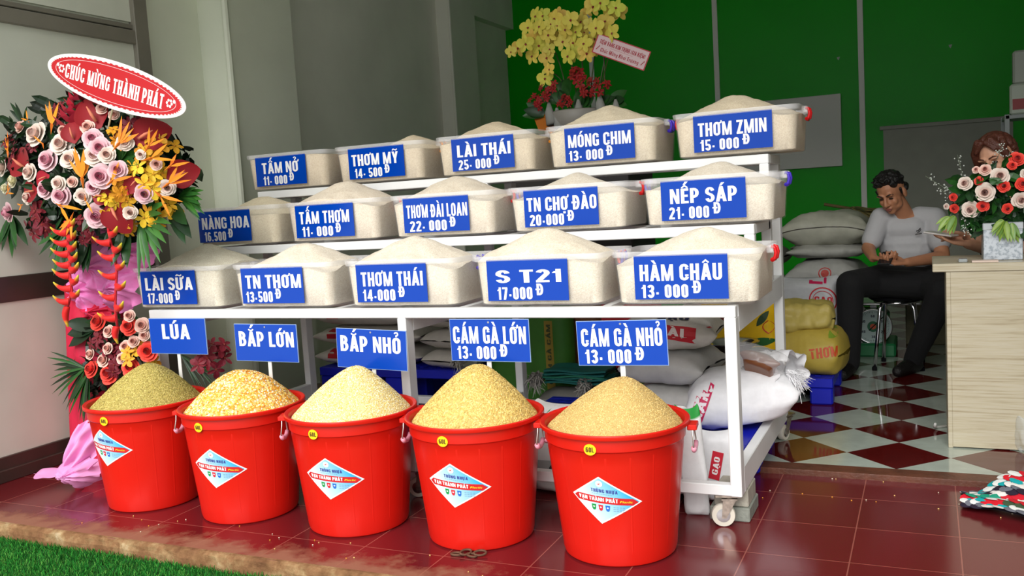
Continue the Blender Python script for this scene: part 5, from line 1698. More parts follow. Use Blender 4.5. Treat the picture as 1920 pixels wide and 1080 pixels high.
o = fpart(foliage('f', pts, [DG[0], DG[2], rgb(14, 28, 14), rgb(40, 60, 30)], 6).build('filler_foliage', MT['leaf'], None)); o['kind'] = 'stuff'; o['label'] = 'dark green filler leaves'
pts = [(low(px, py, -.08)[0], .07, 22) for px, py in ((180, 640), (215, 620), (250, 650), (210, 680), (240, 690), (170, 690), (190, 720), (230, 640), (250, 620))]
o = fpart(foliage('f', pts, [DG[0], DG[2], rgb(14, 28, 14)], 8).build('filler_foliage', MT['leaf'], None)); o['kind'] = 'stuff'; o['label'] = 'dark green filler leaves'
for k, pp in enumerate((((122, 415), (127, 440), (128, 465), (131, 490), (131, 515), (135, 545), (127, 575)), ((203, 428), (208, 455), (216, 480), (219, 510), (217, 545), (216, 580), (220, 612)))):
    heliconia_pts = [dome(px, py, .06)[0] if py < 430 else at(px, py, -.24 if k == 0 else -.22) for px, py in pp]
    root = bpy.data.objects.new('heliconia', None); C.objects.link(root); root.parent = stand
    root.matrix_parent_inverse = FSI
    heliconia(root, heliconia_pts, 15 if k == 0 else 11, k)

PCX = at(202, 780, .14).x
# wrapping cloth, pedestal cloth and the tulle tail
def crumple(cpx, rx, rz, y, seed, depth=.09, nu=44, nv=26):
    c = at(cpx[0], cpx[1], y); mb = MB(); off = Vector((seed * 4.1, seed, 0))
    def fn(u, v):
        a = 2 * PI * u; r = v ** .8; rr = 1 + .16 * noise.noise(Vector((math.cos(a) * 2, math.sin(a) * 2, 0)) + off) + .05 * math.sin(a * 5 + seed)
        x, z = rx * r * rr * math.cos(a), rz * r * rr * math.sin(a)
        p = Vector((x * 9, z * 9, 0)) + off
        y_ = -depth * (1 - r * r) + .05 * abs(noise.noise(p)) * 1.6 + .03 * noise.noise(p * 2.2) + .018 * math.sin(a * 9 + r * 6)
        return c + Vector((x, y_, z))
    mb.grid(fn, nu, nv)
    return mb
for cp, rx, rz, y, sd_, ln in (((195, 500), .17, .18, .02, 1, .1), ((245, 478), .16, .1, .06, 2, .08), ((165, 545), .13, .12, .03, 4, .08), ((225, 540), .12, .12, .02, 5, .09)):
    fpart(crumple(cp, rx, rz, y, sd_, ln).build('pink_wrapping', MT['cloth_pink'], None, smooth=True))
fpart(crumple((190, 582), .16, .1, .05, 7, .06).build('red_bow', MT['red_cloth'], None, smooth=True))
mb = MB()
def fn(u, v):
    a = 2 * PI * u; r = .15 + .06 * (1 - v) + .012 * math.sin(a * 11) * (1 - v * .5)
    return Vector((PCX + r * math.cos(a), .14 + r * .8 * math.sin(a), .001 + .92 * v + .006 * noise.noise(Vector((math.cos(a) * 3, math.sin(a) * 3, v * 5)))))
mb.grid(fn, 72, 24); fpart(mb.build('pedestal_cloth', MT['red_cloth'], None, smooth=True))
mb = MB(); pa, pb, pc = at(195, 785, -.16), at(142, 878, -.25), at(140, 905, -.26)
s_ = Vector((.9, .3, .1)).normalized()
def fn(u, v):
    s = (u - .5) * 2
    if v < .72:
        t = v / .72; w = .12 * (1 - t) + .05 * t + .02 * math.sin(PI * t); c = pa.lerp(pb, t)
    else:
        t = (v - .72) / .28; w = .05 + .13 * t ** .7; c = pb.lerp(pc + Vector((0, 0, .03)), t) + Vector((0, -.03 * t, -.02 * t))
    fold = math.sin(s * 9 + v * 3) * .016 * (1 + v) + .02 * noise.noise(Vector((s * 3, v * 5, 2)))
    p = c + s_ * w * s + Vector((0, fold - .05 * (1 - s * s), .05 * abs(s) * max(0, v - .75) * 4 + fold * .4))
    p.z += .05 * max(0, v - .72) / .28 * abs(math.sin(s * 4 + .6)) - .02 * max(0, v - .85); p.z = max(p.z, .004)
    return p
mb.grid(fn, 48, 40)
t2 = crumple((152, 884), .13, .07, -.25, 9, .1, 40, 16); t2.v = [(x, y, max(.004, z)) for x, y, z in t2.v]; mb.join(t2)
fpart(mb.build('tulle_tail', MT['tulle'], None, smooth=True))
mb = MB(); mb.tube([(-3.02, .05, 0), (-2.98, .05, .8), (-2.9, .04, 1.5)], .02, 8, col=rgb(90, 80, 60)); fpart(mb.build('stand_pole', MT['vc_matte'], None, smooth=True))

# oval sign on its stick
so = at(214, 160, -.3); e1 = at(343, 203, -.3) - at(85, 119, -.3); ang = math.atan2(e1.z, e1.x); al = e1.length / 2 * 1.0; bl = .098
U = Vector((math.cos(ang), 0, math.sin(ang))); V = Vector((-math.sin(ang), 0, math.cos(ang))); NN = Vector((0, -1, 0))
sgn = bpy.data.objects.new('oval_sign', None); C.objects.link(sgn); fpart(sgn)
def el(k, off, col, n=72, kb=None):
    mb = MB(); kb = kb or k
    P = [so + U * al * k * math.cos(2 * PI * i / n) + V * bl * kb * math.sin(2 * PI * i / n) + NN * off for i in range(n)]
    if off == 0:
        Q = [p - NN * .004 for p in P]; mb.add(P + Q, [tuple(range(n)), tuple(reversed(range(n, 2 * n)))] + [(i, n + i, n + (i + 1) % n, (i + 1) % n) for i in range(n)], 0, col)
    else: mb.add(P, [tuple(range(n))], 0, col)
    return mb
el(1, 0, rgb(232, 226, 222)).build('board', MT['vc'], sgn)
mb = el(.95, .0008, rgb(186, 8, 22), kb=.86); 
mb.build('red_face', MT['vc'], sgn)
mb = MB()
def erib(k0, kb0, k1, kb1, off, n, col, dash=False):
    for i in range(n):
        if dash and i % 2: continue
        a, b_ = 2 * PI * i / n, 2 * PI * (i + 1) / n
        mb.add([so + U * al * k * math.cos(t) + V * bl * kb * math.sin(t) + NN * off for k, kb, t in ((k0, kb0, a), (k1, kb1, a), (k1, kb1, b_), (k0, kb0, b_))], [(0, 1, 2, 3)], 0, col)
erib(.935, .83, .955, .875, .0013, 150, rgb(232, 226, 222), True); erib(.865, .72, .872, .738, .0013, 90, rgb(232, 200, 200))
F2 = lambda u, v: so + U * u + V * v + NN * .0014
put_text(mb, 'CHÚC MỪNG THÀNH PHÁT', -al * .72, al * .7, -.032, .06, F2, serif=True, col=rgb(236, 230, 226), gap=.13)
for s in (-1, 1):
    for q in range(6):
        a = q * PI / 3; c = (s * al * .78 + .013 * math.cos(a), -.012 * s * 0 + .0 + .013 * math.sin(a)); mb.add([F2(c[0] + .006 * math.cos(t * PI / 4), c[1] + .006 * math.sin(t * PI / 4)) for t in range(8)], [tuple(range(8))], 0, rgb(232, 226, 222))
    c = (s * al * .84, .012); mb.add([F2(c[0] + .008 * math.cos(t * PI / 4), c[1] + .008 * math.sin(t * PI / 4)) for t in range(8)], [tuple(range(8))], 0, rgb(232, 226, 222))
mb.build('lettering', MT['vc'], sgn)
mb = MB(); mb.tube([so - NN * .006 + V * -.02, at(211, 205, -.29), at(198, 262, -.2)], .004, 6, col=rgb(200, 190, 160)); fpart(mb.build('sign_stick', MT['vc_matte'], None))

# ------------------------------------------------------------------ orchids in a pot behind the rack
OY = 2.35
op = at(1085, 232, OY)
mb = MB(); mb.box(op.x - .38, op.x + .38, OY - .22, OY + .3, FZ, 1.605, b=.006); tag(mb.build('cabinet', mat('dark_cabinet', rgb(38, 34, 30), .6)), 'dark cabinet behind the rack carrying the yellow orchids', 'cabinet')
orc = thing('potted_orchid', 'yellow orchids with greeting card in a white pot behind the top shelf', 'plant', (op.x, OY, 1.606)); OI = Matrix.Translation((-op.x, -OY, -1.606))
def opart(o): o.parent = orc; o.matrix_parent_inverse = OI; return o
mb = MB(); mb.lathe([(.001, 0), (.11, 0), (.15, .05), (.17, .13), (.16, .14), (.14, .12), (.001, .11)], 28, mat=Matrix.Translation((op.x, OY, 1.606)), close_bottom=False); opart(mb.build('pot', mat('pot_white', rgb(150, 146, 138), .5), None, smooth=True))
mb = MB(); a_, b_ = at(992, 197, OY - .05), at(1010, 245, OY - .05); mb.add([a_, a_ + Vector((.02, 0, 0)), b_ + Vector((.11, 0, .05)), b_ + Vector((.14, 0, -.02)), b_, a_ + Vector((0, .02, 0)), b_ + Vector((0, .02, 0)), b_ + Vector((.14, .02, -.02)), b_ + Vector((.11, .02, .05)), a_ + Vector((.02, .02, 0))],
    [(0, 4, 3, 2, 1), (5, 9, 8, 7, 6), (0, 1, 9, 5), (1, 2, 8, 9), (2, 3, 7, 8), (0, 5, 6, 4)], 0, rgb(190, 110, 40)); opart(mb.build('orange_ribbon', MT['vc_matte'], None))
OF = [(958, 97), (972, 90), (985, 82), (990, 52), (1010, 85), (1012, 50), (1032, 45), (1005, 30), (1000, 72), (1018, 30), (1040, 35), (1055, 78), (1030, 92), (1025, 108), (1048, 30), (1070, 37), (1090, 40), (1080, 60), (1100, 22), (1112, 12), (1125, 5),
      (1145, 25), (1148, 62), (1118, 52), (1105, 45), (1075, 80), (1095, 82), (1100, 100), (1040, 72), (1065, 105), (1030, 130), (1022, 147), (998, 105), (1135, 40), (1155, 15), (1130, 65), (1095, 60), (1060, 55), (1028, 65), (1015, 65), (1115, 72), (1078, 100), (1045, 48), (1160, 22), (1110, 90)]
for i, (px, py) in enumerate(OF):
    q = at(px, py, OY - .05 - .12 * random.Random(i).random()); rs_ = random.Random(i + 50)
    mb = MB(); orchid_flower(mb, Matrix.Translation(q) @ frame_to((rs_.uniform(-.5, .6), -1, rs_.uniform(-.4, .3)), rs_.uniform(-.4, .4)), tuple(c * rs_.uniform(.85, 1.08) for c in rgb(232, 214, 92)), rgb(150, 40, 50), .064 if i % 6 else .045, 1.35)
    opart(mb.build('orchid_flower', MT['petal'], None))
for i, (a_, m_, e_) in enumerate([((1060, 235), (1045, 90), (960, 95)), ((1070, 235), (1055, 60), (990, 50)), ((1085, 235), (1075, 60), (1030, 25)), ((1095, 235), (1095, 70), (1075, 20)), ((1105, 235), (1110, 60), (1140, 10)), ((1115, 235), (1130, 100), (1155, 30)), ((1078, 235), (1060, 120), (1020, 140)), ((1125, 235), (1145, 120), (1120, 60))]):
    P = [at(*a_, OY), at(*m_, OY), at(*e_, OY - .06)]
    pts = [P[0] * (1 - t) ** 2 + P[1] * 2 * t * (1 - t) + P[2] * t * t for t in [k / 10 for k in range(11)]]
    mb = MB(); mb.tube(pts, .0045, 5, col=rgb(70, 84, 36)); opart(mb.build('orchid_stem', MT['leaf'], None))
for i, (px, py, s) in enumerate(((1075, 150, 60), (1115, 165, 56), (1030, 170, 46), (1008, 190, 40), (1060, 190, 36))):
    q = at(px, py, OY - .1); o = xform(orchid_spray_mesh(i, 12, rgb(150, 24, 24), rgb(90, 10, 10), 1., .3), Matrix.Translation(q) @ frame_to((0, -1, .2), i) @ Matrix.Scale(s * .0032 * .6, 4)).build('red_berry_spray', MT['petal'], None); opart(o)
mb = MB()
for i, (px, py, ang) in enumerate(((1060, 200, 100), (1080, 205, 60), (1050, 190, 140), (1120, 200, 30), (1140, 195, 20), (1100, 200, 90), (1020, 215, 150), (1060, 180, 90))): fan_leaf(mb, at(px, py, OY - .06), ang, 50, .16, 3, .035, [DG[1], DG[0]], i, .2)
opart(mb.build('orchid_leaf', MT['leaf'], None, smooth=True)); 
for i, (px, py) in enumerate(((1030, 210), (1085, 205), (1125, 195), (1155, 205), (1045, 220))):
    q = at(px, py, OY - .09); mb = MB(); mb.tube([q + Vector((0, 0, .06)), q, q + Vector((.02, -.02, -.08))], [.008, .028, .035], 10, col=rgb(150, 150, 144)); opart(mb.build('white_driftwood', MT['vc_matte'], None, smooth=True))
c0, c1, c2 = at(1122, 62, OY - .16), at(1221, 97, OY - .16), at(1112, 98, OY - .16)
U = (c1 - c0); wu = U.length; U.normalize(); V = (c0 - c2); V = (V - U * V.dot(U)); hv = V.length * 1.02; V.normalize(); NN = U.cross(V)
cd = bpy.data.objects.new('greeting_card', None); C.objects.link(cd); opart(cd)
o0 = c0 - V * hv
mb = MB()
def quad(u0, u1, v0, v1, off, col): mb.add([o0 + U * u * wu + V * v * hv + NN * off for u, v in ((u0, v0), (u1, v0), (u1, v1), (u0, v1))], [(0, 1, 2, 3)], 0, col)
quad(0, 1, 0, 1, 0, rgb(190, 30, 50)); quad(.02, .98, .05, .95, .0006, rgb(226, 196, 198)); mb.build('card', MT['vc'], cd)
mb = MB(); F3 = lambda u, v: o0 + U * u * wu + V * v * hv + NN * .0012
put_text(mb, 'TIỆM VÀNG KIM TRỊNH (GIA KIỆM)', .08, .94, .56, .2, F3, serif=True, col=rgb(176, 24, 44), gap=.12)
put_text(mb, 'Chúc Mừng Khai Trương', .14, .86, .18, .2, F3, col=rgb(176, 24, 44), gap=.12)
for u0 in (.05, .9):
    for k in range(3): a_ = u0 + .015 * k; mb.add([F3(a_, .2 + .08 * k), F3(a_ + .03, .24 + .08 * k), F3(a_ + .02, .32 + .08 * k)], [(0, 1, 2)], 0, rgb(176, 24, 44))
mb.add([F3(.3, .47), F3(.72, .47), F3(.72, .485), F3(.3, .485)], [(0, 1, 2, 3)], 0, rgb(210, 120, 130)); mb.build('lettering', MT['vc'], cd)
mb = MB(); mb.tube([o0 + U * wu * .3 + V * hv * .5 - NN * .004, at(1120, 190, OY)], .004, 5, col=rgb(70, 84, 40)); opart(mb.build('card_stick', MT['leaf'], None))
# ------------------------------------------------------------------ inside the shop: desk, flowers, stool, scale
m, N, L, b, tc = node_mat('desk_laminate', .4, .4)
mp = mapping(N, L, tc, (0, 0, 0), (0, 0, 0), (1.2, 1.2, 34))
n1 = noise_n(N, L, mp.outputs[0], 3, 8, .65)
c1 = ramp(N, L, n1.outputs['Fac'], [(.3, rgb(156, 142, 114)), (.48, rgb(184, 174, 148)), (.62, rgb(190, 182, 160)), (.75, rgb(168, 152, 122))])
L.new(c1.outputs['Color'], b.inputs['Base Color'])
M_DESK = m
desk = thing('desk', 'pale wood grain desk with the flower box on it, at the right of the shop', 'desk', (1.2, 1.35, FZ)); DI = Matrix.Translation((-1.2, -1.35, -FZ))
def dpart(mb, name, m_=None, **k): o = mb.build(name, m_ or M_DESK, desk, **k); o.matrix_parent_inverse = DI; return o
mb = MB(); mb.box(.62, 1.78, 1.145, 1.58, .79, .825, b=.003); dpart(mb, 'top')
mb = MB(); mb.box(.69, 1.74, 1.152, 1.172, FZ + .006, .79); dpart(mb, 'front_panel')
mb = MB(); mb.box(.672, .69, 1.152, 1.56, FZ, .79, b=.002); dpart(mb, 'side_panel')
mb = MB(); mb.box(1.74, 1.76, 1.152, 1.56, FZ, .79, b=.002); dpart(mb, 'side_panel')

# flower box
t = thing('flower_box', 'silver patterned box of coral and cream roses on the desk', 'flowers', (.895, 1.33, .8255)); TI = Matrix.Translation((-.895, -1.33, -.8255))
m, N, L, b, tc = node_mat('silver_card', .35)
n1 = noise_n(N, L, tc.outputs['Object'], 70, 3); c1 = ramp(N, L, n1.outputs['Fac'], [(.4, rgb(150, 158, 166)), (.55, rgb(190, 196, 202))]); L.new(c1.outputs['Color'], b.inputs['Base Color']); b.inputs['Metallic'].default_value = .35
M_SILV = m
mb = MB(); mb.box(.82, .97, 1.255, 1.405, .8255, .975, b=.003); o = mb.build('box', M_SILV, t); o.matrix_parent_inverse = TI
mb = MB(); mb.box(.818, .972, 1.253, 1.407, .955, .986, b=.003); o = mb.build('box_lid', mat('silver_lid', rgb(178, 182, 186), .3, .3), t); o.matrix_parent_inverse = TI
FB = at(1875, 350, 1.3)
def fb(px, py):
    p = at(px, py, 1.3); r2 = ((p.x - FB.x) / .24) ** 2 + ((p.z - FB.z) / .2) ** 2
    q = at(px, py, 1.3 - .12 * max(0, 1 - r2)); return q, Vector(((q.x - FB.x) * 2, -.8, (q.z - FB.z) * 2 + .1)).normalized()
FK = .8 / 520.
for i, (px, py, k, d) in enumerate([(1847, 361, 'c', 42), (1820, 393, 'c', 38), (1809, 344, 'c', 32), (1875, 330, 'c', 40), (1847, 318, 'b', 28), (1882, 349, 'r', 28), (1843, 386, 'r', 27), (1835, 339, 'r', 20), (1787, 370, 'r', 20), (1789, 391, 'r', 22),
                                      (1889, 391, 'r', 24), (1914, 375, 'c', 36), (1917, 345, 'r', 30), (1907, 298, 'r', 34), (1898, 310, 'r', 22), (1830, 318, 'b', 18), (1774, 387, 'c', 14), (1925, 325, 'c', 26), (1940, 380, 'r', 28), (1945, 340, 'c', 30)]):
    q, n = fb(px, py); o = put_rose(t, TI, k, q, n, d * FK, i + 70)
pts = [(fb(px, py)[0] + Vector((0, .07, 0)), .05, 16) for px, py in ((1800, 390), (1830, 370), (1860, 390), (1880, 360), (1910, 390), (1850, 340), (1890, 330), (1820, 350), (1900, 410), (1860, 410), (1830, 405), (1930, 360), (1910, 330))]
o = foliage('f', pts, [DG[0], DG[1], rgb(40, 70, 40)], 18).build('filler_foliage', MT['leaf'], t); o.matrix_parent_inverse = TI; o['kind'] = 'stuff'
mb = MB()
for i, (px, py, ang) in enumerate(((1782, 408, 200), (1790, 405, 240), (1885, 415, 270), (1880, 412, 230), (1895, 418, 290), (1858, 345, 60))): fan_leaf(mb, fb(px, py)[0] - Vector((0, .02, 0)), ang, 60, .06, 4, .012, [rgb(120, 150, 40), rgb(90, 130, 40)] if i < 5 else [DG[1]], i, .1)
o = mb.build('yellow_green_leaves', MT['leaf'], t, smooth=True); o.matrix_parent_inverse = TI
for i, (px, py, ex, ey) in enumerate(((1800, 370, 1735, 330), (1810, 350, 1795, 290), (1860, 320, 1880, 272), (1800, 390, 1760, 350), (1805, 400, 1815, 440), (1890, 330, 1893, 285))):
    a_, e_ = at(px, py, 1.3), at(ex, ey, 1.26); mb = MB(); mb.tube([a_, e_], .0012, 4, col=rgb(110, 120, 100)); r_ = random.Random(i)
    for k in range(22):
        q = a_.lerp(e_, r_.uniform(.3, 1)) + Vector((r_.uniform(-1, 1), r_.uniform(-1, 1), r_.uniform(-1, 1))) * .016; mb.ball(q, .003, 6, 4, col=rgb(190, 196, 186))
    o = mb.build('filler_sprig', MT['petal'], t); o.matrix_parent_inverse = TI
# small things on the desk
p = at(1849, 487, 1.19)
mb = MB(); mb.box(p.x - .055, p.x + .045, 1.165, 1.215, .8255, .8335, b=.001); tag(mb.build('notepad', mat('pad_paper', rgb(206, 186, 172), .7)), 'small paper pad on the desk in front of the flower box', 'notepad')
mb = MB(); mb.box(p.x - .105, p.x - .07, 1.19, 1.25, .8255, .840, b=.003); tag(mb.build('tape_dispenser', mat('clear_case', rgb(150, 156, 156), .2)), 'small clear plastic case on the desk left of the pad', 'case')

# hook-shaped white cable on the floor and plastic bag by the desk
c_ = [at(1753, 752, 1.42), at(1752, 762, 1.42), at(1757, 766, 1.42), at(1778, 766, 1.42)]
mb = MB(); mb.tube([Vector((p.x, 1.42 + .03 * i, FZ + .006 + (.03 if i == 0 else .008 if i == 1 else 0))) for i, p in enumerate(c_)], .006, 8, col=rgb(210, 210, 205)); tag(mb.build('white_cable', MT['vc'], None, smooth=True), 'short bent white cable on the checker floor beside the desk', 'cable')
p = at(1918, 828, 1.1); mb = xform(sack_mesh(.12, .1, .12, 120, wr=.03), Matrix.Translation((p.x + .03, 1.09, FZ)) @ STAND @ RY(0)); zmin = min(v[2] for v in mb.v); mb.v = [(x, y, z - zmin + FZ) for x, y, z in mb.v]
tag(mb.build('plastic_bag', mat('bag_film', (.75, .8, .8), .2, trans=.7), None, smooth=True), 'crumpled clear plastic bag on the floor before the desk', 'bag')

# chrome stool under the man
st = thing('stool', 'chrome legged stool with black seat under the seated man', 'stool', (.40, 3.0, FZ)); SI = Matrix.Translation((-.40, -3.0, -FZ))
def spart(o): o.parent = st; o.matrix_parent_inverse = SI; return o
SZ = .45; sc_ = Vector((.42, 3.0, 0))
mb = MB(); mb.lathe([(.001, SZ - .0), (.15, SZ), (.165, SZ + .01), (.165, SZ + .025), (.15, SZ + .04), (.001, SZ + .044)], 32, mat=Matrix.Translation(sc_), close_bottom=False); spart(mb.build('seat', MT['dark'], None, smooth=True))
for (fx, fy, tx, ty) in ((.29, 2.85, .37, 2.93), (.33, 3.16, .37, 3.07), (.56, 2.87, .47, 2.93), (.56, 3.16, .47, 3.07)):
    d_ = Vector((tx - fx, ty - fy, 0)); mb = MB(); mb.tube([(fx, fy, FZ), (fx + d_.x * .45, fy + d_.y * .45, SZ - .05), (fx + d_.x * .6, fy + d_.y * .6, SZ - .02), (tx, ty, SZ - .008), (sc_.x, sc_.y, SZ - .006)], .0115, 10); spart(mb.build('leg', MT['chrome'], None, smooth=True))
    mb = MB(); mb.lathe([(.015, 0), (.015, .02), (.012, .024)], 12, mat=Matrix.Translation((fx, fy, FZ)), close_top=True); spart(mb.build('rubber_foot', MT['dark'], None))
mb = MB(); mb.tube([(sc_.x + .13 * math.cos(a * PI / 12), sc_.y + .13 * math.sin(a * PI / 12), SZ - .012) for a in range(24)], .008, 8, closed=True); spart(mb.build('ring', MT['chrome'], None, smooth=True))

# dial scale
sc = thing('dial_scale', 'green platform scale with round white dial behind the stool', 'scale', (.30, 3.45, FZ)); CI = Matrix.Translation((-.30, -3.45, -FZ))
def cpart(o): o.parent = sc; o.matrix_parent_inverse = CI; return o
M_SG = mat('scale_green', rgb(24, 112, 62), .4)
dc = at(1637, 612, 3.36); dr_ = .108
mb = MB(); mb.box(dc.x - .12, dc.x + .14, 3.3, 3.7, FZ, FZ + .09, b=.012); mb.box(dc.x - .1, dc.x + .1, 3.38, 3.55, FZ + .085, dc.z + .11, b=.03); cpart(mb.build('housing', M_SG, None))
rot = Matrix.Translation(dc) @ Matrix.Rotation(PI / 2, 4, 'X')
mb = MB(); mb.lathe([(.118, -.03), (.122, .0), (.116, .008), (.11, .004)], 40, mat=rot, close_bottom=True); cpart(mb.build('bezel', MT['steel'], None, smooth=True))
mb = MB(); mb.lathe([(.001, .0045), (.112, .0045)], 40, mat=rot, close_bottom=False, col=rgb(190, 210, 206)); dl = cpart(mb.build('dial', MT['vc'], None))
mb = MB(); fd = lambda u, v: dc + Vector((u, -.006, v))
for k in range(60):
    a = 2 * PI * k / 60; r0 = .094 if k % 5 else .088
    s = Vector((math.cos(a), 0, math.sin(a))); tt = Vector((-s.z, 0, s.x)) * .001; mb.add([dc + s * r0 - tt + Vector((0, -.006, 0)), dc + s * .102 - tt + Vector((0, -.006, 0)), dc + s * .102 + tt + Vector((0, -.006, 0)), dc + s * r0 + tt + Vector((0, -.006, 0))], [(0, 1, 2, 3)], 0, rgb(40, 50, 60))
for k, tx in enumerate(('60', '10', '20', '30', '40', '50')):
    a = PI / 2 - 2 * PI * k / 6; put_text(mb, tx, .07 * math.cos(a) - .012, .07 * math.cos(a) + .012, .07 * math.sin(a) - .009, .018, fd, col=rgb(40, 50, 70))
o = mb.build('dial_marks', MT['vc'], dl)
mb = MB(); mb.lathe([(.001, .0075), (.036, .0075)], 28, mat=rot, close_bottom=False, col=rgb(30, 110, 70)); mb.lathe([(.001, .009), (.019, .009)], 20, mat=rot, close_bottom=False, col=rgb(210, 90, 50)); o = mb.build('dial_emblem', MT['vc'], dl)
mb = MB(); mb.obox(Matrix.Translation(dc + Vector((.02, -.011, .02))) @ Matrix.Rotation(-.8, 4, 'Y'), .13, .002, .006); o = mb.build('needle', MT['dark'], dl)
pt = at(1668, 556, 3.5)
mb = MB(); mb.box(dc.x - .13, dc.x + .3, 3.4, 3.75, dc.z + .135, dc.z + .155, b=.006); mb.box(dc.x - .02, dc.x + .02, 3.44, 3.48, dc.z + .1, dc.z + .136); cpart(mb.build('platform', MT['steel'], None))
mb = MB(); mb.box(.45, .8, 3.8, 4.1, FZ, .4, b=.01); tag(mb.build('carton', mat('striped_carton', rgb(120, 116, 92), .8, var=.2, vscale=12)), 'olive grey carton on the floor right of the scale', 'carton')

# palm leaf broom lying on the sack pile
bo = thing('palm_broom', 'palm leaf broom lying on top of the big sack pile', 'broom', (.1, 3.72, 1.0)); BI = Matrix.Translation((-.1, -3.72, -1.0))
a_, b_, c_ = at(1545, 383, 3.72), at(1600, 392, 3.74), at(1648, 400, 3.72)
mb = MB(); mb.tube([a_, b_], .011, 8, col=rgb(96, 84, 52)); o = mb.build('stick', MT['vc_matte'], bo, smooth=True); o.matrix_parent_inverse = BI
mb = MB(); r_ = random.Random(4)
for k in range(40): blade(mb, b_ + Vector((r_.uniform(-.02, .02), r_.uniform(-.05, .05), r_.uniform(-.02, .02))), c_ + Vector((r_.uniform(-.12, .08), r_.uniform(-.1, .1), r_.uniform(-.1, .06))), .008, [rgb(86, 84, 48), rgb(60, 66, 36), rgb(110, 100, 60)][k % 3], .02, 4)
o = mb.build('bristles', MT['vc_matte'], bo); o.matrix_parent_inverse = BI

# shelf with packets at the right edge
sh = thing('metal_shelf', 'grey metal shelf with packets at the right edge by the green wall', 'shelf', (1.45, 3.95, FZ)); HI = Matrix.Translation((-1.45, -3.95, -FZ))
def hpart(o): o.parent = sh; o.matrix_parent_inverse = HI; return o
p0 = at(1888, 215, 3.9); p1 = at(1905, 60, 3.9)
M_SHF = mat('shelf_grey', rgb(150, 158, 156), .45)
for x in (p0.x, p0.x + .55):
    for y in (3.9, 4.25): mb = MB(); mb.box(x - .015, x + .015, y - .015, y + .015, FZ, p0.z, b=.002); hpart(mb.build('upright', M_SHF, None))
for z in (p0.z - .03, p0.z - .45, p0.z - .9): mb = MB(); mb.box(p0.x - .01, p0.x + .57, 3.885, 4.265, z, z + .025, b=.002); hpart(mb.build('shelf_board', M_SHF, None))
x_ = p0.x + .02; cols_ = [(rgb(186, 196, 180), rgb(150, 40, 40)), (rgb(150, 60, 50), rgb(210, 190, 150)), (rgb(190, 190, 186), rgb(60, 90, 60))]
for k in range(3):
    mb = MB(); mb.box(x_ + .14 * k, x_ + .14 * k + .12, 3.92, 4.0, p0.z - .004, p0.z + .2, col=cols_[k][0], b=.012); o = mb.build('food_packet', MT['vc'], None)
    mb = MB(); mb.box(x_ + .14 * k + .015, x_ + .14 * k + .105, 3.917, 3.9195, p0.z + .03, p0.z + .1, col=cols_[k][1]); pr_ = mb.build('packet_print', MT['vc'], o)
    tag(o, ['pale food packet with red panel, leftmost on the metal shelf at right edge', 'red brown food packet, second on the metal shelf', 'pale grey food packet, third on the metal shelf'][k], 'packet', 'packets on the metal shelf')
    o.data.transform(Matrix.Translation((0, 0, .0)))
for k in range(2):
    mb = MB(); mb.box(x_ + .02 + .16 * k, x_ + .14 + .16 * k, 3.93, 4.02, p0.z + .2, p0.z + .42, col=[rgb(170, 176, 164), rgb(160, 50, 44)][k], b=.012); o = mb.build('food_packet', MT['vc'], None); tag(o, ['tall pale packet stacked above the leftmost packet at right edge', 'red packet stacked above the others at right edge'][k], 'packet', 'packets on the metal shelf')

# the coloured rag mat on the porch at the right
def rag_mat():
    mb = MB(); r_ = random.Random(9); x0, x1, y0, y1 = .72, 1.25, .27, .72
    pal = [rgb(44, 36, 52), rgb(232, 226, 220), rgb(110, 112, 122), rgb(24, 168, 172), rgb(228, 230, 226), rgb(206, 30, 44), rgb(64, 84, 60), rgb(30, 150, 120), rgb(210, 34, 50), rgb(240, 236, 230)]
    def surf(u, v):
        x = x0 + (x1 - x0) * u; y = y0 + (y1 - y0) * v - .12 * (1 - u)
        h = .012 + .05 * math.exp(-((u - .3) / .16) ** 2) * (.3 + .7 * v) + .02 * math.sin(u * 9 + v * 4) * .5 + .012 * noise.noise(Vector((u * 6, v * 6, 1)))
        sq = .35 + .65 * min(1, u * 2.2)
        y = y0 + (y1 - y0) * (.42 + (v - .5) * sq + .05)
        return Vector((x, y, max(.003, h)))
    mb.grid(lambda u, v: surf(u, v), 24, 18, col=rgb(40, 34, 46))
    rows = 13
    for j in range(rows):
        for i in range(16):
            u = (i + .5 * (j % 2)) / 16; v = j / rows + .03
            if v > 1 or u > 1: continue
            c = surf(u, v); n = (surf(min(1, u + .02), v) - surf(max(0, u - .02), v)).cross(surf(u, min(1, v + .02)) - surf(u, max(0, v - .02))).normalized()
            col = pal[int((i * .55 + j * 1.0 + (j % 3)) % len(pal))]; r = .023
            fr = frame_to(n, r_.uniform(-.3, .3)); tl = RX(-7)
            P = [c + n * .006 + fr @ tl @ Vector((r * math.cos(a * PI / 5), r * 1.1 * math.sin(a * PI / 5), .004)) for a in range(10)]
            for p in P: p.z = max(p.z, .004)
            mb.add([c + n * .012] + P, [(0, k + 1, (k + 1) % 10 + 1) for k in range(10)], 0, col)
    o = mb.build('rag_mat', MT['vc_matte'])
    tag(o, 'crumpled mat of overlapping coloured cloth scales on the red tiles', 'mat')
rag_mat()

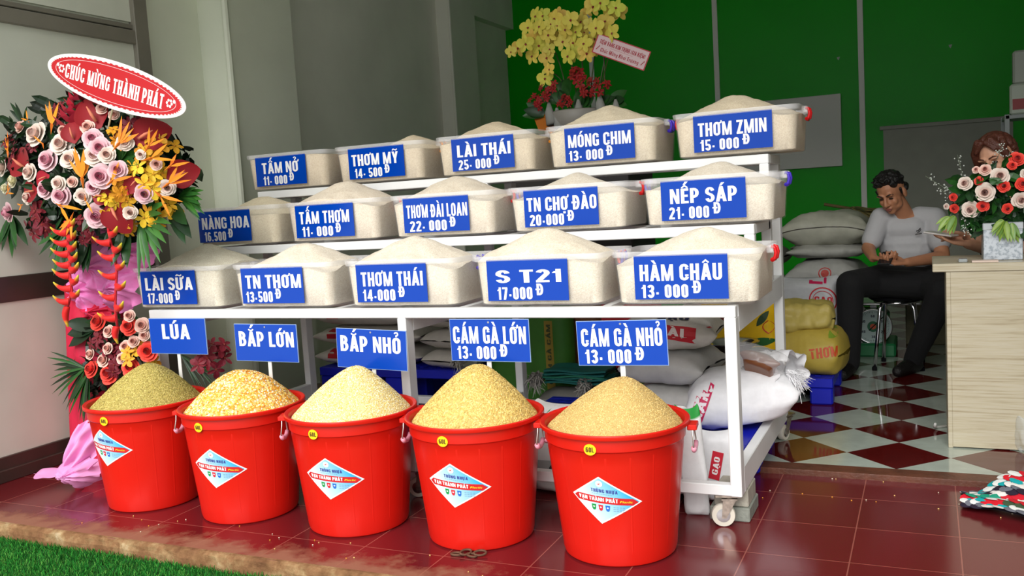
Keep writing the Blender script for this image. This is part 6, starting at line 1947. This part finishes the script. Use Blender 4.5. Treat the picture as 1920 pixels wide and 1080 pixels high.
# links of chain and stray kernels on the tiles
ch = thing('rusty_chain', 'short piece of rusty chain on the tiles before the second bucket from right', 'chain', (-.85, -.475, 0)); HI2 = Matrix.Translation((.85, .475, 0))
for k, (dx, dy, a, tz) in enumerate(((-.035, -.004, .2, .006), (-.005, .004, 1.0, .012), (.02, .0, -.35, .006), (.046, .012, .5, .012))):
    mb = MB(); pts_ = []
    for i in range(20):
        t_ = 2 * PI * i / 20; x, y = .021 * math.cos(t_), .0115 * math.sin(t_); z_ = tz + (.004 * math.sin(t_) if k % 2 else 0)
        pts_.append((-.85 + dx + x * math.cos(a) - y * math.sin(a), -.475 + dy + x * math.sin(a) + y * math.cos(a), z_))
    mb.tube(pts_, .0042, 7, closed=True); o = mb.build('chain_link', bpy.data.materials.get('rust') or mat('rust', rgb(104, 74, 56), .7, .5, var=.3, vscale=90), ch, smooth=True); o.matrix_parent_inverse = HI2
mb = MB(); r_ = random.Random(12)
for i in range(46):
    if i < 26: x, y = r_.uniform(-2.6, .1), r_.uniform(-.62, -.42)
    else: x, y = r_.uniform(.0, .9), r_.uniform(.35, .68)
    if any(math.hypot(x - bx[0], y - bx[1]) < .2 for bx in BK): continue
    mb.ball((x, y, .0022), (r_.uniform(.0018, .0034), .0024, .002), 6, 4, col=[rgb(232, 196, 120), rgb(236, 226, 200), rgb(226, 160, 60)][i % 3])
tag(mb.build('spilt_kernels', MT['vc_matte']), 'stray kernels scattered on the red tiles around the buckets', 'grain', kind='stuff')
# ------------------------------------------------------------------ people
M_SKIN = mat('skin', rgb(186, 128, 94), .5, var=.06, vscale=20)
M_SKIN2 = mat('skin_fair', rgb(214, 160, 130), .5, var=.05, vscale=20)
M_HAIR = mat('black_hair', rgb(18, 15, 14), .5, bump=.5, bscale=140)
M_HAIR2 = mat('brown_hair', rgb(86, 44, 30), .45, bump=.5, bscale=140)
M_TEE = mat('white_tee', rgb(186, 186, 188), .8, bump=.25, bscale=26)
M_PANTS = mat('black_trousers', (.007, .007, .008), .9, bump=.3, bscale=24)


def limb(mb, pts, rad, n=14):
    pts = [Vector(p) for p in pts]
    for i, p in enumerate(pts):
        mb.ball(p, rad[i], n, 8)
    for i in range(len(pts) - 1): mb.tube([pts[i], pts[i + 1]], [rad[i], rad[i + 1]], n)


def ell(mb, c, r, mt): mb.ball(mt @ Vector(c), r, 18, 12, mat=mt.to_3x3().to_4x4())


def fuse(mb, name, m_, parent, vox=.006, sm=4, inv=None):
    """grow one continuous skin over the limbs"""
    o = mb.build(name, m_, parent, smooth=True)
    r = o.modifiers.new('remesh', 'REMESH'); r.mode = 'VOXEL'; r.voxel_size = vox; r.use_smooth_shade = True
    s = o.modifiers.new('smooth', 'SMOOTH'); s.iterations = sm; s.factor = .5
    if inv: o.matrix_parent_inverse = inv
    return o


def hand(mb, w, d, pn, side, curl=.5, size=1.0):
    """w wrist, d towards the knuckles, pn out of the palm, side = +1 when the thumb lies on d x pn"""
    w = Vector(w); d = Vector(d).normalized(); pn = Vector(pn); pn = (pn - d * pn.dot(d)).normalized(); s = d.cross(pn) * side
    S = size
    for k in range(4):
        off = (.03 - .02 * k) * S
        limb(mb, [w + s * off * .5, w + d * .088 * S + s * off], [.014 * S, .0125 * S], 10)
    for k, ln in enumerate((.040, .046, .042, .033)):
        off = (.03 - .02 * k) * S; p = w + d * .09 * S + s * off; a = curl * (.8 + .12 * k); pts = [p]
        for q in range(3):
            aa = a * (q + .6); dd = d * math.cos(aa) + pn * math.sin(aa); p = p + dd * ln * S * (1, .68, .52)[q]; pts.append(p)
        limb(mb, pts, [.0098 * S, .0092 * S, .0086 * S, .0075 * S], 8)
    b_ = w + d * .025 * S + s * .026 * S + pn * .006
    k1 = b_ + (s * .7 + d * .55 + pn * .25).normalized() * .038 * S; k2 = k1 + (d * .8 + s * .15 + pn * .45).normalized() * .034 * S; k3 = k2 + (d * .85 - s * .15 + pn * .5).normalized() * .026 * S
    limb(mb, [b_, k1, k2, k3], [.015 * S, .0125 * S, .0108 * S, .0088 * S], 8)


def head(mb, H, sc=1.0):
    E_ = lambda c, r: ell(mb, Vector(c) * sc, tuple(x * sc for x in r), H)
    E_((0, -.012, .035), (.075, .094, .086)); E_((0, .025, -.04), (.058, .064, .072)); E_((0, .062, -.092), (.026, .022, .02))
    for s in (-1, 1):
        E_((s * .034, .06, -.028), (.023, .021, .026)); E_((s * .03, .08, .022), (.024, .012, .01)); E_((s * .077, -.012, -.012), (.01, .022, .032)); E_((s * .038, .03, -.066), (.022, .036, .024))
        E_((s * .013, .098, -.036), (.01, .01, .008))
    limb(mb, [H @ (Vector((0, .084, .012)) * sc), H @ (Vector((0, .108, -.033)) * sc)], [.0085 * sc, .013 * sc], 10)
    E_((0, .088, -.06), (.024, .009, .006)); E_((0, .085, -.07), (.02, .009, .007))


def face_bits(parent, H, sc, inv, hair_m, lip_col, lids=True):
    for s in (-1, 1):
        mb = MB(); ell(mb, Vector((s * .031, .079, .0)) * sc, (.0145 * sc, .0075 * sc, (.0035 if lids else .007) * sc), H)
        o = mb.build('eye', bpy.data.materials.get('eye_dark') or mat('eye_dark', rgb(40, 28, 22), .3), parent, smooth=True); o.matrix_parent_inverse = inv
        mb = MB(); limb(mb, [H @ (Vector((s * .014, .092, .022)) * sc), H @ (Vector((s * .034, .09, .029)) * sc), H @ (Vector((s * .052, .078, .022)) * sc)], [.003 * sc, .0042 * sc, .002 * sc], 8)
        o = mb.build('eyebrow', hair_m, parent, smooth=True); o.matrix_parent_inverse = inv
    mb = MB(); ell(mb, Vector((0, .0945, -.062)) * sc, (.021 * sc, .005 * sc, .0045 * sc), H); ell(mb, Vector((0, .092, -.071)) * sc, (.017 * sc, .006 * sc, .0055 * sc), H)
    o = mb.build('lips', bpy.data.materials.get('lips') or mat('lips', lip_col, .45), parent, smooth=True); o.matrix_parent_inverse = inv


def head_frame(c, fwd, roll=0.):
    f = Vector(fwd).normalized(); x = f.cross(Vector((0, 0, 1))).normalized(); z = x.cross(f)
    m_ = Matrix((x, f, z)).transposed().to_4x4() @ Matrix.Rotation(roll, 4, 'Y'); m_.translation = Vector(c)
    return m_

# the seated man
man = thing('person', 'man in white T-shirt and black trousers sitting on a stool, looking at his phone', 'person', (.42, 3.0, FZ)); MI = Matrix.Translation((-.42, -3.0, -FZ))
HM = head_frame(at(1671, 362, 2.88), (-.34, -.82, -.42), .1)
neck, chest, pelv = at(1697, 412, 3.0), at(1702, 455, 3.02), at(1703, 520, 3.06)
rs, re, rw = at(1652, 410, 2.97), at(1628, 466, 2.86), at(1637, 484, 2.68)
ls, le, lw = at(1752, 410, 3.0), at(1768, 482, 2.86), at(1701, 492, 2.66)
rh, rkn, ran = at(1676, 525, 3.04), at(1594, 533, 2.62), Vector((at(1590, 600, 2.66).x, 2.68, .1))
lh, lkn, lan = at(1736, 525, 3.04), at(1768, 548, 2.64), at(1712, 668, 2.80)
lan.z = .1
mb = MB(); head(mb, HM)
limb(mb, [HM @ Vector((0, -.02, -.05)), neck + Vector((0, -.02, .02)), neck + Vector((0, .02, -.05))], [.054, .056, .07])
limb(mb, [rs, (rs + neck) / 2 + Vector((0, 0, -.02)), ls], [.055, .07, .055]); limb(mb, [chest + Vector((-.06, 0, .02)), chest + Vector((.06, 0, .02))], [.1, .1]); limb(mb, [chest, pelv], [.11, .12])
limb(mb, [rs, re, rw], [.052, .04, .026]); limb(mb, [ls, le, lw], [.052, .042, .027])
hd1 = (at(1662, 489, 2.62) - rw); hand(mb, rw, hd1, (.25, .1, .9), -1, .75, .95)
hd2 = (at(1655, 492, 2.6) - lw); hand(mb, lw, hd2, (.1, -.25, 1), 1, .5, .98)
limb(mb, [pelv, rh, rkn, ran], [.11, .085, .055, .04]); limb(mb, [pelv, lh, lkn, lan], [.11, .085, .055, .04])
fuse(mb, 'body', M_SKIN, man, .005, 8, MI)
face_bits(man, HM, 1.0, MI, M_HAIR, rgb(150, 84, 74))
mb = MB()                                    # short black hair, longer on top
for i in range(150):
    r_ = random.Random(i); a = r_.uniform(0, 2 * PI); ph = r_.uniform(.12, 1.45); d = Vector((math.cos(a) * math.cos(ph), math.sin(a) * math.cos(ph), math.sin(ph)))
    if d.y > .72 and d.z < .55: continue
    if d.z < .3 and d.y > .25: continue
    c = Vector((d.x * .074, d.y * .094 - .014, d.z * .088 + .036)); r0 = .013 if d.z < .35 else .019
    mb.ball(HM @ c, r0, 8, 6)
    if d.z > .35: limb(mb, [HM @ c, HM @ (c + Vector((d.x * .02 + r_.uniform(-.012, .012), d.y * .02 + .01, d.z * .018)))], [.013, .006], 6)
for s in (-1, 1): limb(mb, [HM @ Vector((s * .074, .02, .03)), HM @ Vector((s * .073, .015, -.005))], [.01, .006], 8); limb(mb, [HM @ Vector((s * .068, -.05, .0)), HM @ Vector((s * .05, -.085, .0))], [.02, .025], 8)
ell(mb, (0, -.055, .02), (.066, .055, .07), HM)
fuse(mb, 'hair', M_HAIR, man, .005, 2, MI)
mb = MB(); s_up = lambda a, b_, t: a.lerp(b_, t)      # T-shirt
limb(mb, [rs + Vector((0, 0, .005)), (rs + neck) / 2 + Vector((0, 0, .012)), neck + Vector((0, .03, -.035)), (ls + neck) / 2 + Vector((0, 0, .012)), ls + Vector((0, 0, .005))], [.066, .068, .066, .068, .066])
limb(mb, [chest + Vector((-.085, -.005, .05)), chest + Vector((.085, -.005, .05))], [.105, .105]); limb(mb, [chest + Vector((-.05, 0, 0)), chest + Vector((.05, 0, 0))], [.125, .125])
limb(mb, [chest + Vector((-.04, -.01, -.05)), pelv + Vector((-.03, .0, .05))], [.12, .125]); limb(mb, [chest + Vector((.04, -.01, -.05)), pelv + Vector((.03, .0, .05))], [.12, .125])
limb(mb, [rs, s_up(rs, re, .72)], [.068, .062]); limb(mb, [ls, s_up(ls, le, .62)], [.07, .066])
limb(mb, [neck + Vector((0, -.0, -.012)), neck + Vector((0, .01, -.05))], [.064, .09]); limb(mb, [neck + Vector((-.05, -.03, -.052)), neck + Vector((.05, -.03, -.052))], [.078, .078])
fuse(mb, 't_shirt', M_TEE, man, .008, 4, MI)
lg = at(1722, 437, 2.0); hit = Vector((at(1722, 437, 2.865).x, 0, at(1722, 437, 2.865).z))
mb = MB(); lf = lambda u, v: Vector((hit.x + u, 2.862 - .02 * v * 0, hit.z + v))
mb.tube([lf(-.012, .012), lf(0, .016), lf(.012, .03)], .003, 6); mb.tube([lf(-.006, .004), lf(.006, .01), lf(.014, .022)], .0025, 6)
for k in range(6): mb.box(hit.x - .018 + .0065 * k, hit.x - .0135 + .0065 * k, 2.86, 2.864, hit.z - .012 + .0012 * k, hit.z - .005 + .0012 * k)
o = mb.build('chest_logo', M_HAIR, man); o.matrix_parent_inverse = MI
mb = MB(); limb(mb, [rh + Vector((0, .02, .0)), lh + Vector((0, .02, 0))], [.125, .125]); limb(mb, [rh.lerp(rkn, .35), lh.lerp(lkn, .35)], [.105, .105]); limb(mb, [rh.lerp(rkn, .55), lh.lerp(lkn, .5)], [.085, .085]); limb(mb, [rh, rkn, ran + Vector((0, 0, .0))], [.112, .082, .062]); limb(mb, [lh, lkn, lan + Vector((0, 0, .0))], [.112, .086, .056])
fuse(mb, 'trousers', M_PANTS, man, .008, 4, MI)
for (an, d) in ((ran, Vector((-.15, -1, 0))), (lan, Vector((-.55, -1, 0)))):
    d.normalize(); mb = MB(); a = Vector((an.x, an.y, FZ)); limb(mb, [a + d * -.03 + Vector((0, 0, .045)), a + d * .08 + Vector((0, 0, .045)), a + d * .17 + Vector((0, 0, .035))], [.043, .044, .034]); limb(mb, [a + Vector((0, 0, .05)), a + Vector((0, 0, .1))], [.045, .042])
    fuse(mb, 'shoe', M_HAIR, man, .007, 3, MI)
pm_ = at(1662, 490, 2.6)
mb = MB(); mb.obox(Matrix.Translation(pm_ + Vector((.0, .01, .018))) @ RZ(-12) @ RX(25), .075, .145, .009, b=.003)
tag(mb.build('phone', mat('phone_black', rgb(30, 30, 34), .2)), 'dark phone held low in the seated man\'s hands', 'phone')
mb = MB(); a_, b_ = at(1662, 470, 2.62), at(1664, 488, 2.6); mb.tube([a_, b_], .005, 8); tag(mb.build('pen', MT['chrome'], None, smooth=True), 'shiny pen upright in the seated man\'s hands', 'pen')

# the woman behind the flowers
wo = thing('person', 'woman with reddish brown hair half hidden behind the desk flowers, holding a phone', 'person', (.95, 1.95, FZ)); WI = Matrix.Translation((-.95, -1.95, -FZ))
HW = head_frame(at(1869, 301, 1.88), (-.5, -.85, -.16), .16); sw = .97
nk_ = HW @ Vector((.0, -.03, -.15)); shR = nk_ + Vector((-.15, -.02, -.06)); shL = nk_ + Vector((.16, .03, -.06)); plv = nk_ + Vector((.03, .08, -.52))
wrA, wrB = at(1815, 458, 1.66), at(1812, 442, 1.72); elA, elB = at(1852, 482, 1.74), Vector((shL.x - .02, shL.y - .22, shL.z - .24))
elA = at(1868, 470, 1.78)
mb = MB(); head(mb, HW, sw); limb(mb, [HW @ Vector((0, -.02, -.06)), nk_, nk_ + Vector((0, .02, -.08))], [.046, .048, .06]); limb(mb, [shR, nk_ + Vector((0, 0, -.07)), shL], [.045, .07, .045]); limb(mb, [nk_ + Vector((0, .02, -.18)), plv], [.11, .12])
limb(mb, [shR, elA, wrA], [.042, .036, .023]); limb(mb, [shL, elB, wrB], [.042, .036, .023])
hand(mb, wrA, at(1760, 448, 1.6) - wrA, (.1, -.15, 1), 1, .18, .92); hand(mb, wrB, at(1768, 432, 1.63) - wrB, (-.1, -.1, -1), -1, .3, .9)
for s in (-1, 1): limb(mb, [plv + Vector((s * .08, 0, -.0)), plv + Vector((s * .1, -.3, .02)), Vector((plv.x + s * .1, plv.y - .28, FZ + .06))], [.09, .06, .04])
fuse(mb, 'body', M_SKIN2, wo, .005, 8, WI)
face_bits(wo, HW, sw, WI, M_HAIR2, rgb(150, 84, 74), False)
mb = MB()
for i in range(190):
    r_ = random.Random(i + 300); a = r_.uniform(0, 2 * PI); ph = r_.uniform(-.5, 1.5); d = Vector((math.cos(a) * math.cos(ph), math.sin(a) * math.cos(ph), math.sin(ph)))
    if d.y > .45 and d.z < .62: continue
    mb.ball(HW @ Vector((d.x * .078, d.y * .095 - .014, d.z * .092 + .034)), .018, 8, 6)
for s in (-1, 1):
    limb(mb, [HW @ Vector((s * .03, .07, .105)), HW @ Vector((s * .066, .055, .055)), HW @ Vector((s * .082, .02, -.02)), HW @ Vector((s * .085, -.01, -.1))], [.02, .02, .018, .014], 10)
    limb(mb, [HW @ Vector((s * .012, .078, .1)), HW @ Vector((s * .045, .082, .06))], [.014, .008], 8)
limb(mb, [HW @ Vector((0, -.09, .03)), HW @ Vector((0, -.12, -.08)), HW @ Vector((.02, -.1, -.2))], [.05, .05, .03])
fuse(mb, 'hair', M_HAIR2, wo, .005, 2, WI)
mb = MB(); limb(mb, [shR, nk_ + Vector((0, .02, -.09)), shL], [.058, .075, .058]); limb(mb, [nk_ + Vector((-.04, .01, -.18)), nk_ + Vector((.04, .01, -.18))], [.11, .11]); limb(mb, [nk_ + Vector((0, .02, -.2)), plv], [.13, .14]); limb(mb, [shR, shR.lerp(elA, .5)], [.058, .052]); limb(mb, [shL, shL.lerp(elB, .5)], [.058, .052])
fuse(mb, 'blouse', mat('dark_blouse', rgb(48, 44, 46), .8), wo, .008, 4, WI)
mb = MB(); limb(mb, [plv + Vector((-.08, 0, 0)), plv + Vector((.08, 0, 0))], [.14, .14])
for s in (-1, 1): limb(mb, [plv + Vector((s * .08, 0, 0)), plv + Vector((s * .1, -.3, .02)), Vector((plv.x + s * .1, plv.y - .28, FZ + .1))], [.11, .08, .055])
fuse(mb, 'trousers', M_PANTS, wo, .009, 4, WI)
mb = MB(); c_ = at(1764, 444, 1.6); mb.obox(Matrix.Translation(c_ + Vector((0, .0, .014))) @ RZ(60) @ RX(8), .07, .14, .008, b=.003); tag(mb.build('phone', mat('phone_white', rgb(206, 200, 196), .25)), 'pale phone in the hand of the woman behind the flowers', 'phone')
# what she sits on, hidden by the desk
t = thing('stool', 'low dark stool behind the desk under the woman', 'stool', (plv.x, plv.y, FZ))
mb = MB(); mb.box(-.17, .17, -.17, .17, plv.z - FZ - .17, plv.z - FZ - .13, b=.01); mb.build('seat', MT['dark'], t)
for sx_ in (-1, 1):
    for sy_ in (-1, 1): mb = MB(); mb.box(sx_ * .14 - .015, sx_ * .14 + .015, sy_ * .14 - .015, sy_ * .14 + .015, 0, plv.z - FZ - .17); mb.build('leg', MT['dark'], t)
